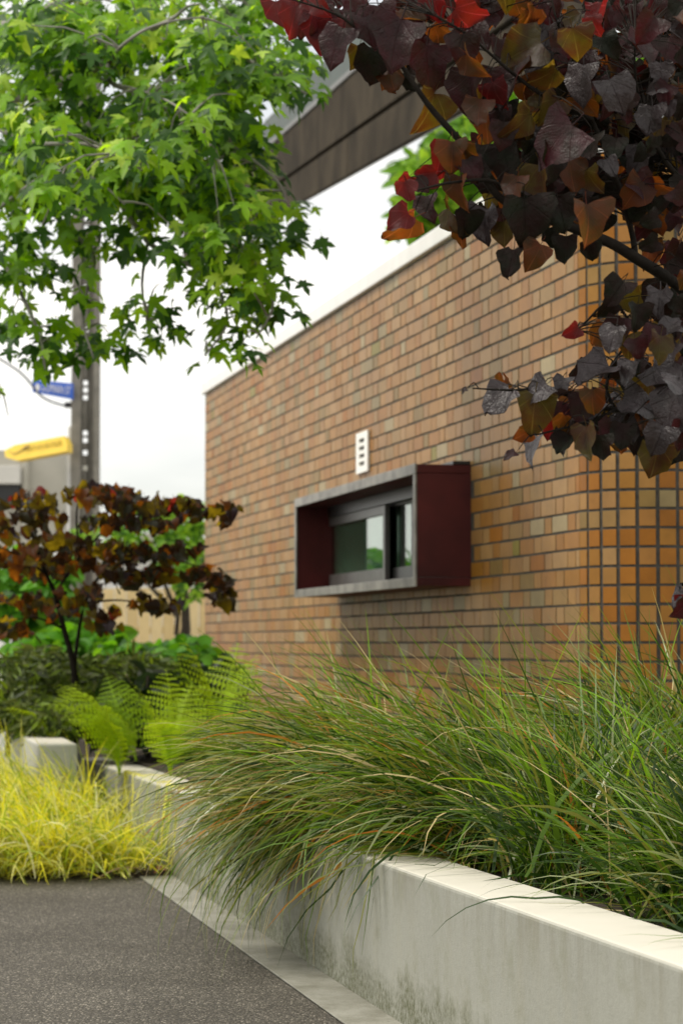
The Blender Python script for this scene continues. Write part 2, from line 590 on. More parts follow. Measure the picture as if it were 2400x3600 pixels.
for cz in range(ncourse):
    z = WALL_TOP - JT - bh / 2 - cz * CH
    s = (0.0 if cz % 2 == 0 else -0.18) + 0.005
    j = 0
    while s < S_END - 0.02:
        w = 0.230 if j % 2 == 0 else 0.112
        a, b = max(s, 0.004), min(s + w, S_END)
        j += 1
        s += w + JT
        if b - a < 0.03:
            continue
        sm = (a + b) / 2
        if s_box0 + 0.01 < sm < s_box1 - 0.01 and z_bb + 0.03 < z < z_bt - 0.03:
            continue
        add_brick(W(sm, 0, z), U, N, b - a, bh, int(rng.choice(13, p=brick_w)))
    for k in range(NARC):                          # stacked headers round the corner
        th = R(90) * (k + 0.5) / NARC
        nn = N * math.cos(th) - U * math.sin(th)
        q = OC + nn * (RC + 0.0005)
        xd = N * math.sin(th) + U * math.cos(th)
        wi = brick_w.copy()
        wi[[1, 3, 4, 7, 8, 9]] *= 0.3
        wi[10:] *= 16
        wi /= wi.sum()
        add_brick(Vector((q.x, q.y, z)), xd, nn, HP - 0.017, bh - 0.001, int(rng.choice(13, p=wi)))
    for k in range(16):
        q = OC - U * RC - N * (HP * (k + 0.5))
        add_brick(Vector((q.x, q.y, z)), N, -U, HP - 0.017, bh - 0.001, int(rng.choice(13, p=wi)))

bricks.sort(key=lambda b: -b[2])
for key, M, sc in bricks[:300]:
    vs, fs, me = proto_v[key]
    if me is None:
        me = make_mesh('brick', vs, fs, M_BRICK[key[1]])
        proto_v[key][2] = me
    o = obj('brick', me, bld)
    o.matrix_basis = Matrix.Translation(-BO) @ M
vv, ff, mi = [], [], []
for key, M, sc in bricks[300:]:
    vs, fs, _ = proto_v[key]
    b = len(vv)
    vv += [M @ Vector(v) - BO for v in vs]
    ff += [tuple(b + i for i in f) for f in fs]
    mi += [key[1]] * len(fs)
tag(obj('brickwork', make_mesh('brickwork', vv, ff, M_BRICK, mi), bld), kind='stuff')

M_WHITE = plain('white_painted_metal', (0.78, 0.77, 0.74), 0.4, 0.06, 5, bumps=0.05)
cp = MB()
cp.prism([W(S_END + 0.03, BD + 0.03, WALL_TOP), W(-0.02, BD + 0.03, WALL_TOP), W(-0.02, -0.3, WALL_TOP), W(S_END + 0.03, -0.3, WALL_TOP)], (0, 0, 0.10))
cp.build('coping', M_WHITE, bld, bevel=0.008)

# projecting box window
M_STEEL = plain('weathered_steel_edge', (0.19, 0.178, 0.155), 0.42, 0.5, 8, metal=0.1, bumps=0.2)
M_MAROON = plain('maroon_painted_steel', (0.070, 0.011, 0.010), 0.5, 0.45, 2.5, bumps=0.2, spec=0.25)
M_BLACK = plain('black_aluminium', (0.012, 0.012, 0.012), 0.35, 0.3, 20, bumps=0.0)
win = empty('window', (0, 0, 0))
win.parent = bld
win.location = W((s_box0 + s_box1) / 2, 0, z_bb) - BO
TH = 0.05


def wbox(mb, s0, s1, o0, o1, z0, z1):
    return mb.obox(W(s0, o0, z0), U * (s1 - s0), N * (o1 - o0), (0, 0, z1 - z0))


sh = MB()
wbox(sh, s_box0, s_box1, -0.05, BOXO - 0.012, z_bt - TH + 0.002, z_bt - 0.002)
wbox(sh, s_box0, s_box1, -0.05, BOXO - 0.012, z_bb + 0.002, z_bb + TH - 0.002)
wbox(sh, s_box0, s_box0 + TH - 0.01, -0.05, BOXO - 0.014, z_bb + TH, z_bt - TH)
wbox(sh, s_box1 - TH + 0.01, s_box1, -0.05, BOXO - 0.014, z_bb + TH, z_bt - TH)
sh.build('box_surround', M_MAROON, win, bevel=0.003)
fr = MB()
wbox(fr, s_box0 - 0.003, s_box1 + 0.003, BOXO - 0.012, BOXO, z_bt - 0.055, z_bt + 0.003)
wbox(fr, s_box0 - 0.003, s_box1 + 0.003, BOXO - 0.012, BOXO, z_bb - 0.003, z_bb + 0.05)
wbox(fr, s_box0 - 0.003, s_box0 + 0.05, BOXO - 0.012, BOXO - 0.001, z_bb + 0.05, z_bt - 0.055)
wbox(fr, s_box1 - 0.05, s_box1 + 0.003, BOXO - 0.012, BOXO - 0.001, z_bb + 0.05, z_bt - 0.055)
fr.build('edge_trim', M_STEEL, win, bevel=0.003)
fl = MB()                                            # cap flashing against the wall
wbox(fl, s_box0 - 0.006, s_box1, BD + 0.002, 0.10, z_bt, z_bt + 0.018)
fl.build('flashing', M_BLACK, win)
bk = MB()
wbox(bk, s_box0, s_box1, -0.30, -0.28, z_bb, z_bt)
bk.build('back_panel', M_BLACK, win)


def s_at(px, o):
    return (on_plane(px, 1850, W(0, o, 0), N) - C0).dot(U)


gm, gt, gb, go_ = mat('window_glass')
gl = gt.nodes.new('ShaderNodeBsdfGlossy')
gl.inputs['Roughness'].default_value = 0.012
gl.inputs['Color'].default_value = (0.95, 1.0, 0.97, 1)
gtr = gt.nodes.new('ShaderNodeBsdfTransparent')
gtr.inputs['Color'].default_value = (0.62, 0.72, 0.66, 1)
lw = node(gt, 'ShaderNodeLayerWeight', Blend=0.5)
frs_v = mathn(gt, 'ADD', mathn(gt, 'MULTIPLY', mathn(gt, 'POWER', lw.outputs['Facing'], 4.0), 0.9), 0.05)
gmx = gt.nodes.new('ShaderNodeMixShader')
gt.links.new(frs_v, gmx.inputs[0])
gt.links.new(gtr.outputs[0], gmx.inputs[1])
gt.links.new(gl.outputs[0], gmx.inputs[2])
gt.links.new(gmx.outputs[0], go_.inputs['Surface'])
M_BLIND = plain('grey_green_blind', (0.42, 0.50, 0.43), 0.8, 0.08, 4, bumps=0)
M_SASH = plain('dark_bronze_sash', (0.10, 0.097, 0.09), 0.35, 0.2, 10, metal=0.3, bumps=0.0)
# sliding sash (in front) and fixed light behind it
zi0, zi1 = z_bb + TH, z_bt - TH
for nm, o, xa, xb, rail in (('sash', 0.05, 1369, 1160, M_SASH), ('sash', 0.0, 1470, 1330, M_BLACK)):
    a, b = max(s_at(xa, o), s_box0 + TH), s_at(xb, o)
    fz1 = zi1 - 0.075 if o > 0.01 else zi1 - 0.03
    sm_ = MB()
    wbox(sm_, a, b, o, o + 0.03, fz1 - 0.055, fz1)
    wbox(sm_, a, b, o, o + 0.03, zi0 + 0.002, zi0 + 0.10)
    wbox(sm_, a, a + 0.055, o, o + 0.03, zi0 + 0.10, fz1 - 0.055)
    wbox(sm_, b - 0.10, b, o, o + 0.03, zi0 + 0.10, fz1 - 0.055)
    so = sm_.build(nm, rail, win, bevel=0.002)
    gp = MB()
    wbox(gp, a + 0.055, b - 0.10, o + 0.010, o + 0.016, zi0 + 0.10, fz1 - 0.055)
    gp.build('pane', gm, so)
    bp = MB()
    wbox(bp, a + 0.05, b + 0.02, o - 0.012, o - 0.006, zi0 + 0.03, fz1 - 0.01)
    bp.build('blind', M_BLIND, so)
hd = MB()
wbox(hd, s_box0 + TH, s_box1 - TH, -0.02, 0.09, zi1 - 0.072, zi1 - 0.002)
wbox(hd, s_at(1160, 0.05) + 0.01, s_box1 - TH, -0.02, 0.02, zi0, zi1 - 0.075)
hd.build('window_frame', M_BLACK, win)

# white ventilation grille
va, vb = s_at(1286, 0.03), s_at(1246, 0.03)
vz1, vz0 = on_plane(1270, 1517, W(0, 0.03, 0), N).z, on_plane(1270, 1660, W(0, 0.03, 0), N).z
vent = MB()
hw = (vb - va)
hh = (vz1 - vz0)
O1, O2 = BD + 0.004, BD + 0.018
wbox(vent, va, va + hw * 0.27, O1, O2, vz0, vz1)
wbox(vent, vb - hw * 0.27, vb, O1, O2, vz0, vz1)
hole = hh * 0.105
gapz = [vz0 + hh * f for f in (0.17, 0.36, 0.55, 0.74)]
zprev = vz0
for g_ in gapz:
    wbox(vent, va + hw * 0.27, vb - hw * 0.27, O1, O2, zprev, g_)
    zprev = g_ + hole
wbox(vent, va + hw * 0.27, vb - hw * 0.27, O1, O2, zprev, vz1)
vo_ = vent.build('vent', plain('white_vent_plastic', (0.86, 0.86, 0.80), 0.4, 0.04, 5, bumps=0), bld)
vb_ = MB()
wbox(vb_, va + 0.01, vb - 0.01, BD - 0.001, BD + 0.003, vz0 + 0.01, vz1 - 0.01)
vb_.build('vent_opening', M_BLACK, vo_)

# ------------------------------------------------------------------ raked canopy roof behind the wall
YR = 22.0
cdir = (ray(133, 1233)).normalized()
a0 = P(1221, 614, YR)                    # lower edge at the panel joint
tq = cdir / cdir.y


def K(Y, dz=0.0, out=0.0):               # point on the lower edge of the fascia at distance Y
    q = a0 + tq * (Y - YR)
    hn = Vector((-tq.y, tq.x, 0)).normalized()
    return q + Vector((0, 0, dz)) + hn * out


def fz(px, py):                          # height of pixel on the fascia plane above its lower edge
    hn = Vector((-tq.y, tq.x, 0)).normalized()
    q = on_plane(px, py, a0, hn)
    return q.z - K(q.y).z


H_JOINT, H_TOP = fz(1221, 476), fz(1221, 260)
H_CAP = H_TOP + 0.34
canopy = empty('canopy_roof', K(20, -0.0, -3))
tag(canopy, 'raked dark panelled canopy roof with green metal edge rising behind the brick wall', 'canopy')
M_PANEL = plain('stained_fibre_panel', (0.040, 0.031, 0.020), 0.85, 0.5, 1.6, bumps=0.2, spec=0.08)
M_GREEN = plain('dark_green_flashing', (0.020, 0.038, 0.026), 0.5, 0.2, 3, bumps=0.05)
Y0, Y1 = 8.0, 47.0
M_POLE_DARK = plain('dark_steel_column', (0.06, 0.06, 0.055), 0.5, 0.2, 5)


def strip(name, ya, yb, za, zb, o0, o1, m, par=canopy, bev=0.004):
    mb = MB()
    mb.box8([K(ya, za, o1), K(yb, za, o1), K(yb, za, o0), K(ya, za, o0), K(ya, zb, o1), K(yb, zb, o1), K(yb, zb, o0), K(ya, zb, o0)])
    return mb.build(name, m, par, bevel=bev)


ysp = [Y0, 11.5, 16.2, YR, 31.5, 39.0, Y1]
for i in range(len(ysp) - 1):
    strip('panel', ysp[i] + 0.012, ysp[i + 1] - 0.012, 0.0, H_JOINT - 0.02, -0.05, 0.0, M_PANEL)
ysu = [Y0, 18.5, 33.0, Y1]
for i in range(len(ysu) - 1):
    strip('upper_panel', ysu[i] + 0.006, ysu[i + 1] - 0.006, H_JOINT + 0.015, H_TOP - 0.055, -0.05, 0.012, M_PANEL)
strip('edge_angle', Y0, Y1, H_TOP - 0.05, H_TOP, -0.05, 0.03, plain('grey_angle_trim', (0.09, 0.085, 0.075), 0.4, 0.2, 4))
strip('gutter', Y0 - 0.1, Y1 + 0.1, H_TOP + 0.004, H_CAP, -0.12, 0.0, M_GREEN)
strip('backing', Y0, Y1, 0.02, H_TOP - 0.01, -0.10, -0.055, M_BLACK, bev=0)
for yy in (11.4, 14.2):
    q = K(yy, H_TOP, -0.30)
    mb = MB().obox((q.x - 0.15, q.y - 0.15, -0.05), (0.3, 0, 0), (0, 0.3, 0), (0, 0, q.z + 0.05))
    mb.build('column', M_POLE_DARK, canopy)

# ------------------------------------------------------------------ utility pole and signs
YP = 28.0
pole = empty('utility_pole', (P(298, 1500, YP).x, YP, 0))
tag(pole, 'grey concrete utility pole with a slotted face carrying two street signs', 'utility pole')
M_POLE = plain('weathered_pole_concrete', (0.23, 0.215, 0.185), 0.85, 0.25, 6, bumps=0.4)


def px2x(px):
    return P(px, 2260, YP).x


PT_TOP, PT_BOT = 11.0, -0.1
cx_ = px2x(298)
tp = lambda x, z: cx_ + (x - cx_) * (1.0 - 0.012 * (z - 4.0))


def pole_piece(xa, xb, y0, y1, z0, z1):
    a, b = px2x(xa), px2x(xb)
    return [(tp(a, z0), y0, z0), (tp(b, z0), y0, z0), (tp(b, z0), y1, z0), (tp(a, z0), y1, z0),
            (tp(a, z1), y0, z1), (tp(b, z1), y0, z1), (tp(b, z1), y1, z1), (tp(a, z1), y1, z1)]


for xa, xb in ((250, 285), (329, 345)):
    MB().box8(pole_piece(xa, xb, YP - 0.13, YP + 0.13, PT_BOT, PT_TOP)).build('flange', M_POLE, pole, bevel=0.008)
MB().box8(pole_piece(304, 329, YP - 0.0, YP + 0.08, PT_BOT, PT_TOP)).build('web', M_POLE, pole)
holes = sorted(P(298, y, YP).z for y in (1646, 1592, 1548, 1523, 1398, 1372, 1347, 1160, 1037, 1010, 930, 800, 770))
zz = PT_BOT
mb = MB()
for hz in holes + [PT_TOP]:
    top = min(hz - 0.03, PT_TOP)
    if top > zz:
        mb.box8(pole_piece(285, 304, YP - 0.06, YP + 0.02, zz, top))
    zz = hz + 0.03
mb.build('pierced_web', M_POLE, pole)
bx = MB().obox(P(228, 1432, YP - 0.05), (0.16, 0, 0), (0, 0.08, 0), (0, 0, 0.06))
bx.build('bracket', M_BLACK, pole)
bx = MB().obox(P(238, 1604, YP - 0.05), (0.10, 0, 0), (0, 0.06, 0), (0, 0, 0.05))
bx.build('bracket', M_BLACK, pole)
mb = MB().tube([P(249, 1500, YP - 0.1), P(247, 1700, YP - 0.1), P(247, 2300, YP - 0.1)], [0.03, 0.03, 0.03], 8)
mb.build('conduit', plain('pale_conduit', (0.55, 0.54, 0.52), 0.5, 0.1, 5), pole)

YS = 27.75
sg = empty('street_sign', P(190, 1370, YS))
tag(sg, 'blue street name sign with white lettering on the concrete pole', 'street sign')
M_BLUE = plain('blue_sign_face', (0.03, 0.13, 0.62), 0.4, 0.05, 4, bumps=0)
M_SIGNWHITE = plain('white_sign_lettering', (0.85, 0.86, 0.9), 0.4, 0.02, 4, bumps=0)
cn = [P(115, 1378, YS), P(258, 1404, YS), P(258, 1348, YS), P(115, 1334, YS)]
MB().prism(cn, (0, 0.03, 0)).build('plate', M_BLUE, sg)
ex = (cn[1] - cn[0]).normalized()
disc = [P(133, 1362, YS) + Vector((0, -0.006, 0)) + (RT * math.cos(w) * 0.028 + Vector((0, 0, 1)) * math.sin(w) * 0.045) for w in np.linspace(0, 2 * math.pi, 14, endpoint=False)]
MB().prism(disc, (0, 0.004, 0)).build('emblem', M_SIGNWHITE, sg)
fc = bpy.data.curves.new('lettering', 'FONT')
fc.body = 'DOMAIN ST'
fc.size = 0.135
fc.extrude = 0.003
fc.align_x, fc.align_y = 'CENTER', 'CENTER'
fc.materials.append(M_SIGNWHITE)
tmp = bpy.data.objects.new('lettering_tmp', fc)
col.objects.link(tmp)
lme = bpy.data.meshes.new_from_object(tmp.evaluated_get(bpy.context.evaluated_depsgraph_get()))
bpy.data.objects.remove(tmp)
to = obj('lettering', lme, sg)
cen = P(199, 1369, YS) + Vector((0, -0.008, 0))
to.location = cen - Vector(sg.location)
to.rotation_euler = (R(90), R(8), 0)
to.scale = (0.46, 1.0, 1.0)

ar = empty('direction_sign', P(130, 1580, 28.0))
tag(ar, 'yellow arrow shaped finger sign pointing away from the concrete pole', 'sign')
M_YSIGN = plain('yellow_sign_face', (0.86, 0.60, 0.06), 0.4, 0.05, 4, bumps=0)
yl = lambda x: 27.45 + (237 - x) / 220 * 1.15
face = [(17, 1583), (54, 1564), (225, 1532), (237, 1560), (237, 1586), (61, 1619), (20, 1607)]
fp = [P(x, y, yl(x)) for x, y in face]
MB().prism(fp, (0.05, 0.09, -0.015)).build('blade', M_YSIGN, ar)
M_INK = plain('faded_brown_print', (0.34, 0.22, 0.05), 0.6, 0.1, 4, bumps=0)


def sp_(x, y):
    return P(x, y, yl(x) - 0.012)


sw = MB()
sw.tube([sp_(32, 1586), sp_(46, 1594), sp_(60, 1592), sp_(78, 1583), sp_(92, 1573), sp_(108, 1566)], [0.004, 0.006, 0.007, 0.008, 0.022, 0.006], 5)
sw.build('emblem', M_INK, ar)
lt = MB()
for i, x in enumerate(np.linspace(98, 216, 17)):
    yb = 1602 - (x - 60) * 0.186
    lt.tube([sp_(x, yb - 5), sp_(x, yb - 24 + 5 * (i % 3 == 1))], [0.005, 0.005], 4)
    if i % 3 == 0:
        lt.tube([sp_(x, yb - 24), sp_(x + 6, yb - 25)], [0.005, 0.005], 4)
    if i % 4 == 1:
        lt.tube([sp_(x, yb - 14), sp_(x + 7, yb - 15)], [0.005, 0.005], 4)
lt.build('lettering', M_INK, ar)
wr = MB().tube([P(-150, 1180, 27), P(60, 1300, 27.2), P(150, 1396, 27.3), P(240, 1430, 27.6)], [0.012] * 4, 5, 6)
tag(wr.build('overhead_wire', M_BLACK), 'thin dark service wire sagging to the concrete pole', 'wire')

# ------------------------------------------------------------------ far background
gh = empty('grey_building', P(60, 1800, 42))
tag(gh, 'pale grey concrete building behind the yellow finger sign', 'building')
M_GREYWALL = plain('pale_render', (0.42, 0.40, 0.34), 0.9, 0.14, 1.2, bumps=0.1)


def panel(name, x0, y0, x1, y1, Y, dep, m, par):
    a, b = P(x0, y1, Y), P(x1, y0, Y)
    z0 = a.z
    return MB().obox((a.x, Y, z0), (b.x - a.x, 0, 0), (0, dep, 0), (0, 0, b.z - z0)).build(name, m, par, bevel=0.01)


panel('wall', -900, 1582, 228, 2330, 42, 6, M_GREYWALL, gh)
panel('roof_band', -900, 1636, 70, 1700, 41.6, 0.4, plain('pale_band', (0.62, 0.6, 0.55), 0.8, 0.06, 2), gh)
panel('window', -600, 1702, 70, 1760, 41.8, 0.2, M_BLACK, gh)
panel('pilaster', 75, 1600, 100, 2330, 41.85, 0.15, M_GREYWALL, gh)
for i, (xa, xb) in enumerate(((-300, 60), (120, 225))):
    panel('garage_door', xa, 1930, xb, 2330, 41.9, 0.1, M_WHITE, gh)

fence = empty('timber_fence', P(540, 2260, 27))
tag(fence, 'pale yellow timber paling fence behind the shrubs beside the brick wall', 'fence')
M_TIMBER = [plain('pale_pine_%d' % i, c, 0.75, 0.12, 3.0, bumps=0.15) for i, c in enumerate([(0.82, 0.62, 0.31), (0.85, 0.66, 0.35), (0.78, 0.58, 0.28)])]
fz1_ = P(540, 2070, 27).z
x = P(360, 2200, 27).x
i = 0
while x < P(800, 2200, 27).x:
    MB().obox((x, 27 + 0.006 * (i % 3), 0), (0.128, 0, 0), (0, 0.02, 0), (0, 0, fz1_ + 0.01 * (i % 2))).build('paling', M_TIMBER[i % 3], fence)
    x += 0.135
    i += 1
for zr in (0.35, 1.2):
    MB().obox((P(360, 2200, 27).x, 27.035, zr), (1.75, 0, 0), (0, 0.04, 0), (0, 0, 0.08)).build('rail', M_TIMBER[0], fence)
gw = empty('white_shed', P(480, 2000, 33))
tag(gw, 'white weatherboard shed glimpsed above the timber fence', 'shed')
panel('wall', 300, 1960, 800, 2330, 33, 3, M_WHITE, gw)
mb = MB()
ra, rb = P(270, 1955, 32.8), P(830, 1955, 32.8)
mb.prism([(ra.x, 32.8, ra.z), (rb.x, 32.8, rb.z), ((ra.x + rb.x) / 2, 32.8, ra.z + 0.35)], (0, 3.4, 0))
mb.build('roof', M_GREYWALL, gw)

# ------------------------------------------------------------------ leaves
def heart_leaf(seed, petiole=0.30):
    r = random.Random(seed)
    fold, curl, rip, ph, skew = r.uniform(0.05, 0.65), r.uniform(-0.25, 0.6), r.uniform(0.03, 0.12), r.uniform(0, 6), r.uniform(-0.2, 0.2)
    roll = r.uniform(-0.7, 0.7)
    wd, asy, jag = r.uniform(0.46, 0.60), r.uniform(-0.16, 0.16), r.uniform(0.02, 0.075)
    rows, cols = 9, 7
    vs, uv, fs = [], [], []
    for j in range(rows):
        t = j / (rows - 1)
        w = wd * math.sin(math.pi * (0.04 + 0.96 * t) ** 0.56) ** 0.62 if t < 1 else 0.0
        for i in range(cols):
            c = -1 + 2 * i / (cols - 1)
            x = c * w
            y = t - 0.20 * (1 - t) ** 3 * abs(c) ** 1.4 - 0.03 * abs(c)
            if j == 0:
                x = c * 0.30
                y = -0.10 * abs(c) ** 1.2
            ed = abs(c) ** 3
            x *= 1 + asy * (1 if c > 0 else -1)
            x += ed * jag * math.sin(11 * t + ph + 2 * c) * (1 if c > 0 else -1)
            y += ed * jag * math.sin(17 * t + 2 * ph)
            z = fold * abs(x) - curl * y * y + rip * math.sin(7 * y + ph + 2.5 * c) * abs(c) + roll * x * y + 0.02 * math.sin(15 * y + ph) * abs(c)
            vs.append((x + skew * y * y, y, z))
            uv.append((0.5 + x, max(0.0, y)))
    for j in range(rows - 1):
        for i in range(cols - 1):
            a = j * cols + i
            fs.append((a, a + 1, a + 1 + cols, a + cols))
    if petiole:
        b = len(vs)
        for k, (y, z) in enumerate(((0, 0), (-petiole * 0.5, 0.05), (-petiole, 0.14))):
            for q in ((-0.014, 0), (0.014, 0), (0, 0.02)):
                vs.append((q[0], y, z + q[1]))
                uv.append((0.5, 0))
        for k in range(2):
            for q in range(3):
                fs.append((b + k * 3 + q, b + k * 3 + (q + 1) % 3, b + k * 3 + 3 + (q + 1) % 3, b + k * 3 + 3 + q))
    return vs, fs, uv


def star_leaf(seed):
    r = random.Random(seed)
    vs, uv, fs = [(0, 0.30, 0)], [(0.5, 0.3)], []
    droop, cup = r.uniform(0.10, 0.45), r.uniform(-0.1, 0.15)
    lobes = [(-38, 0.36), (22, 0.56), (90, 0.70), (158, 0.56), (218, 0.36)]
    out = []
    for i, (a, L) in enumerate(lobes):
        a += r.uniform(-6, 6)
        for da, f in ((-17, 0.60), (0, 1.0), (17, 0.60)):
            out.append((a + da * (1.25 if f < 1 else 1), L * f))
        if i < 4:
            out.append(((a + lobes[i + 1][0]) / 2, 0.215))
    out.append((270, 0.30))
    for a, L in out:
        x, y = L * math.cos(R(a)), 0.30 + L * math.sin(R(a))
        vs.append((x, y, -droop * L * L * 1.6 + cup * abs(x)))
        uv.append((0.5 + x * 0.7, max(0.0, y)))
    n = len(out)
    for i in range(n):
        fs.append((0, 1 + i, 1 + (i + 1) % n))
    b = len(vs)
    vs += [(-0.012, 0.02, 0), (0.012, 0.02, 0), (0.0, -0.42, 0.06)]
    uv += [(0.5, 0)] * 3
    fs.append((b, b + 1, b + 2))
    return vs, fs, uv


def oval_leaf(seed, w=0.30):
    r = random.Random(seed)
    fold, curl = r.uniform(0.05, 0.35), r.uniform(0.0, 0.5)
    prof = [(0, 0.03), (0.2, 0.75), (0.45, 1.0), (0.72, 0.78), (0.9, 0.35), (1.0, 0.0)]
    vs, uv, fs = [], [], []
    for t, k in prof:
        for c in (-1, -0.5, 0, 0.5, 1):
            x = c * k * w
            vs.append((x, t, fold * abs(x) - curl * t * t * 0.6))
            uv.append((0.5 + x, t))
    for j in range(len(prof) - 1):
        for i in range(4):
            a = j * 5 + i
            fs.append((a, a + 1, a + 6, a + 5))
    return vs, fs, uv


def frame(pos, tip, nrm, size):
    y = Vector(tip).normalized()
    z = Vector(nrm)
    z = (z - y * z.dot(y))
    if z.length < 1e-4:
        z = y.orthogonal()
    z.normalize()
    x = y.cross(z)
    return Matrix(((x.x * size, y.x * size, z.x * size, pos.x), (x.y * size, y.y * size, z.y * size, pos.y), (x.z * size, y.z * size, z.z * size, pos.z), (0, 0, 0, 1)))


def place_leaves(items, shapes, mats, parent, n_single=300, part='leaf', rest='crown'):
    """items: (shape index, material index, matrix). the n_single that show largest become objects, the rest one part"""
    off = Vector(parent.location)

    def score(it):
        p = it[2].translation
        px, py, d = proj(p)
        inside = -60 < px < 2460 and -60 < py < 3660
        return (it[2].to_scale().x / max(d, 0.1)) * (1 if inside else 0.01)
    items = sorted(items, key=lambda it: -score(it))
    cache = {}
    for sh_, mi_, M in items[:n_single]:
        key = (sh_, mi_)
        if key not in cache:
            v, f, u = shapes[sh_]
            cache[key] = make_mesh(part, v, f, mats[mi_], smooth=True, uvs=u)
        o = obj(part, cache[key], parent)
        o.matrix_basis = Matrix.Translation(-off) @ M
    left = items[n_single:]
    if not left:
        return
    V_, F_, MI_, UV_ = [], [], [], []
    b = 0
    arr = [np.array(s[0]) for s in shapes]
    for sh_, mi_, M in left:
        m4 = np.array(M)
        v = arr[sh_] @ m4[:3, :3].T + m4[:3, 3] - np.array(off)
        V_.append(v)
        F_ += [tuple(b + i for i in f) for f in shapes[sh_][1]]
        MI_ += [mi_] * len(shapes[sh_][1])
        UV_ += shapes[sh_][2]
        b += len(v)
    me = make_mesh(rest, np.concatenate(V_), F_, mats, MI_, smooth=True, uvs=UV_)
    tag(obj(rest, me, parent), kind='stuff')


def rv(s=1.0):
    v = rng.normal(0, 1, 3) * s
    return Vector((v[0], v[1], v[2]))


# ---- near redbud with purple leaves, upper right
LM_RED = leaf_mat('leaf_red', (0.060, 0.006, 0.007), (0.33, 0.012, 0.009), 0.38, 0.5, 0.8, 0.25, c2=(0.035, 0.008, 0.008), t2=(0.30, 0.022, 0.008))
LM_PUR = leaf_mat('leaf_purple', (0.030, 0.010, 0.012), (0.16, 0.010, 0.012), 0.18, 0.48, 0.3, 0.20, 0.8, c2=(0.018, 0.012, 0.010), t2=(0.10, 0.030, 0.006))
LM_GRY = leaf_mat('leaf_silvery_purple', (0.036, 0.027, 0.029), (0.08, 0.015, 0.012), 0.06, 0.42, 0.3, 0.45, 1.0, c2=(0.022, 0.016, 0.016), t2=(0.08, 0.03, 0.01))
LM_ORG = leaf_mat('leaf_rust', (0.034, 0.011, 0.005), (0.38, 0.085, 0.006), 0.40, 0.5, 0.6, 0.25, c2=(0.022, 0.014, 0.005), t2=(0.20, 0.085, 0.006))
LM_OLV = leaf_mat('leaf_olive', (0.022, 0.019, 0.005), (0.24, 0.16, 0.007), 0.38, 0.5, 0.6, 0.25, c2=(0.026, 0.012, 0.005), t2=(0.20, 0.06, 0.006))
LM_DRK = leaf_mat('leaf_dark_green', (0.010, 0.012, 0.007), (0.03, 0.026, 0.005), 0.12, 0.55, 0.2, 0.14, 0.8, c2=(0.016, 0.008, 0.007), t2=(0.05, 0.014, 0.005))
NEAR_M = [LM_RED, LM_PUR, LM_GRY, LM_ORG, LM_OLV, LM_DRK]
MI = dict(R=0, P=1, G=2, O=3, Y=4, D=5)
HEARTS = [heart_leaf(i) for i in range(24)]
YT = 5.35
tr_base = P(2590, 2300, 5.93)
redbud = empty('redbud_tree', (tr_base.x, tr_base.y, 0.40))
tag(redbud, 'purple leaved redbud tree reaching over the brick corner from the upper edge, close by', 'tree')
M_BARK = plain('dark_redbud_bark', (0.016, 0.013, 0.010), 0.85, 0.4, 30, bumps=0.6, spec=0.1)
tk = Vector(redbud.location)
MB().tube([tk, tk + Vector((0.02, -0.05, 0.5)), P(2560, 1500, 5.82), P(2500, 1150, 5.71), P(2470, 700, 5.65), P(2500, 200, 5.59), P(2480, -300, 5.54)],
          [0.045, 0.040, 0.034, 0.030, 0.024, 0.018, 0.010], 9).build('trunk', M_BARK, redbud, smooth=True)
BR = [
    [(2500, 1130, 5.68), (2390, 1010, 5.59), (2230, 905, 5.48), (2135, 850, 5.42), (1980, 790, 5.37), (1860, 742, 5.31), (1750, 690, 5.29), (1640, 525, 5.25), (1530, 400, 5.22), (1470, 320, 5.20), (1400, 220, 5.20), (1290, 130, 5.18), (1180, 50, 5.14), (1000, -10, 5.08)],
    [(2230, 905, 5.48), (2215, 800, 5.48), (2140, 560, 5.42), (2080, 420, 5.42), (2010, 200, 5.37), (1960, 90, 5.31), (1930, -40, 5.31)],
    [(1860, 742, 5.31), (1740, 640, 5.27), (1600, 640, 5.20), (1500, 660, 5.18), (1420, 680, 5.14)],
    [(2510, 1400, 5.76), (2350, 1420, 5.54), (2160, 1440, 5.42), (2000, 1390, 5.31), (1880, 1370, 5.27), (1790, 1372, 5.22), (1660, 1365, 5.20)],
    [(2160, 1440, 5.42), (2130, 1360, 5.40), (2165, 1260, 5.40), (2240, 1180, 5.42), (2330, 1120, 5.48), (2470, 1100, 5.65)],
    [(2240, 1180, 5.42), (2150, 1060, 5.38), (2050, 1140, 5.33), (2020, 1165, 5.31)],
    [(2160, 1440, 5.42), (2080, 1480, 5.31), (1960, 1510, 5.27), (1880, 1530, 5.22)],
    [(2350, 1420, 5.54), (2300, 1500, 5.42), (2200, 1540, 5.37), (2120, 1545, 5.31)],
    [(2480, 700, 5.65), (2330, 560, 5.54), (2240, 330, 5.42), (2230, 130, 5.37)],
    [(2530, 2000, 5.82), (2440, 2040, 5.59), (2390, 2060, 5.42)],
    [(2080, 420, 5.42), (1900, 330, 5.33), (1780, 240, 5.29), (1640, 120, 5.24), (1500, 40, 5.20)],
]
branch_pts = []
for bi, b in enumerate(BR):
    pts = [P(*q) for q in b]
    r0 = (0.0155, 0.008, 0.005, 0.009, 0.005, 0.004, 0.004, 0.005, 0.009, 0.004, 0.006)[bi]
    rad = [r0 + (0.0016 - r0) * (i / (len(pts) - 1)) for i in range(len(pts))]
    MB().tube(pts, rad, 7).build('branch', M_BARK, redbud, smooth=True)
    for i in range(len(pts) - 1):
        for k in range(6):
            branch_pts.append(pts[i].lerp(pts[i + 1], k / 6))

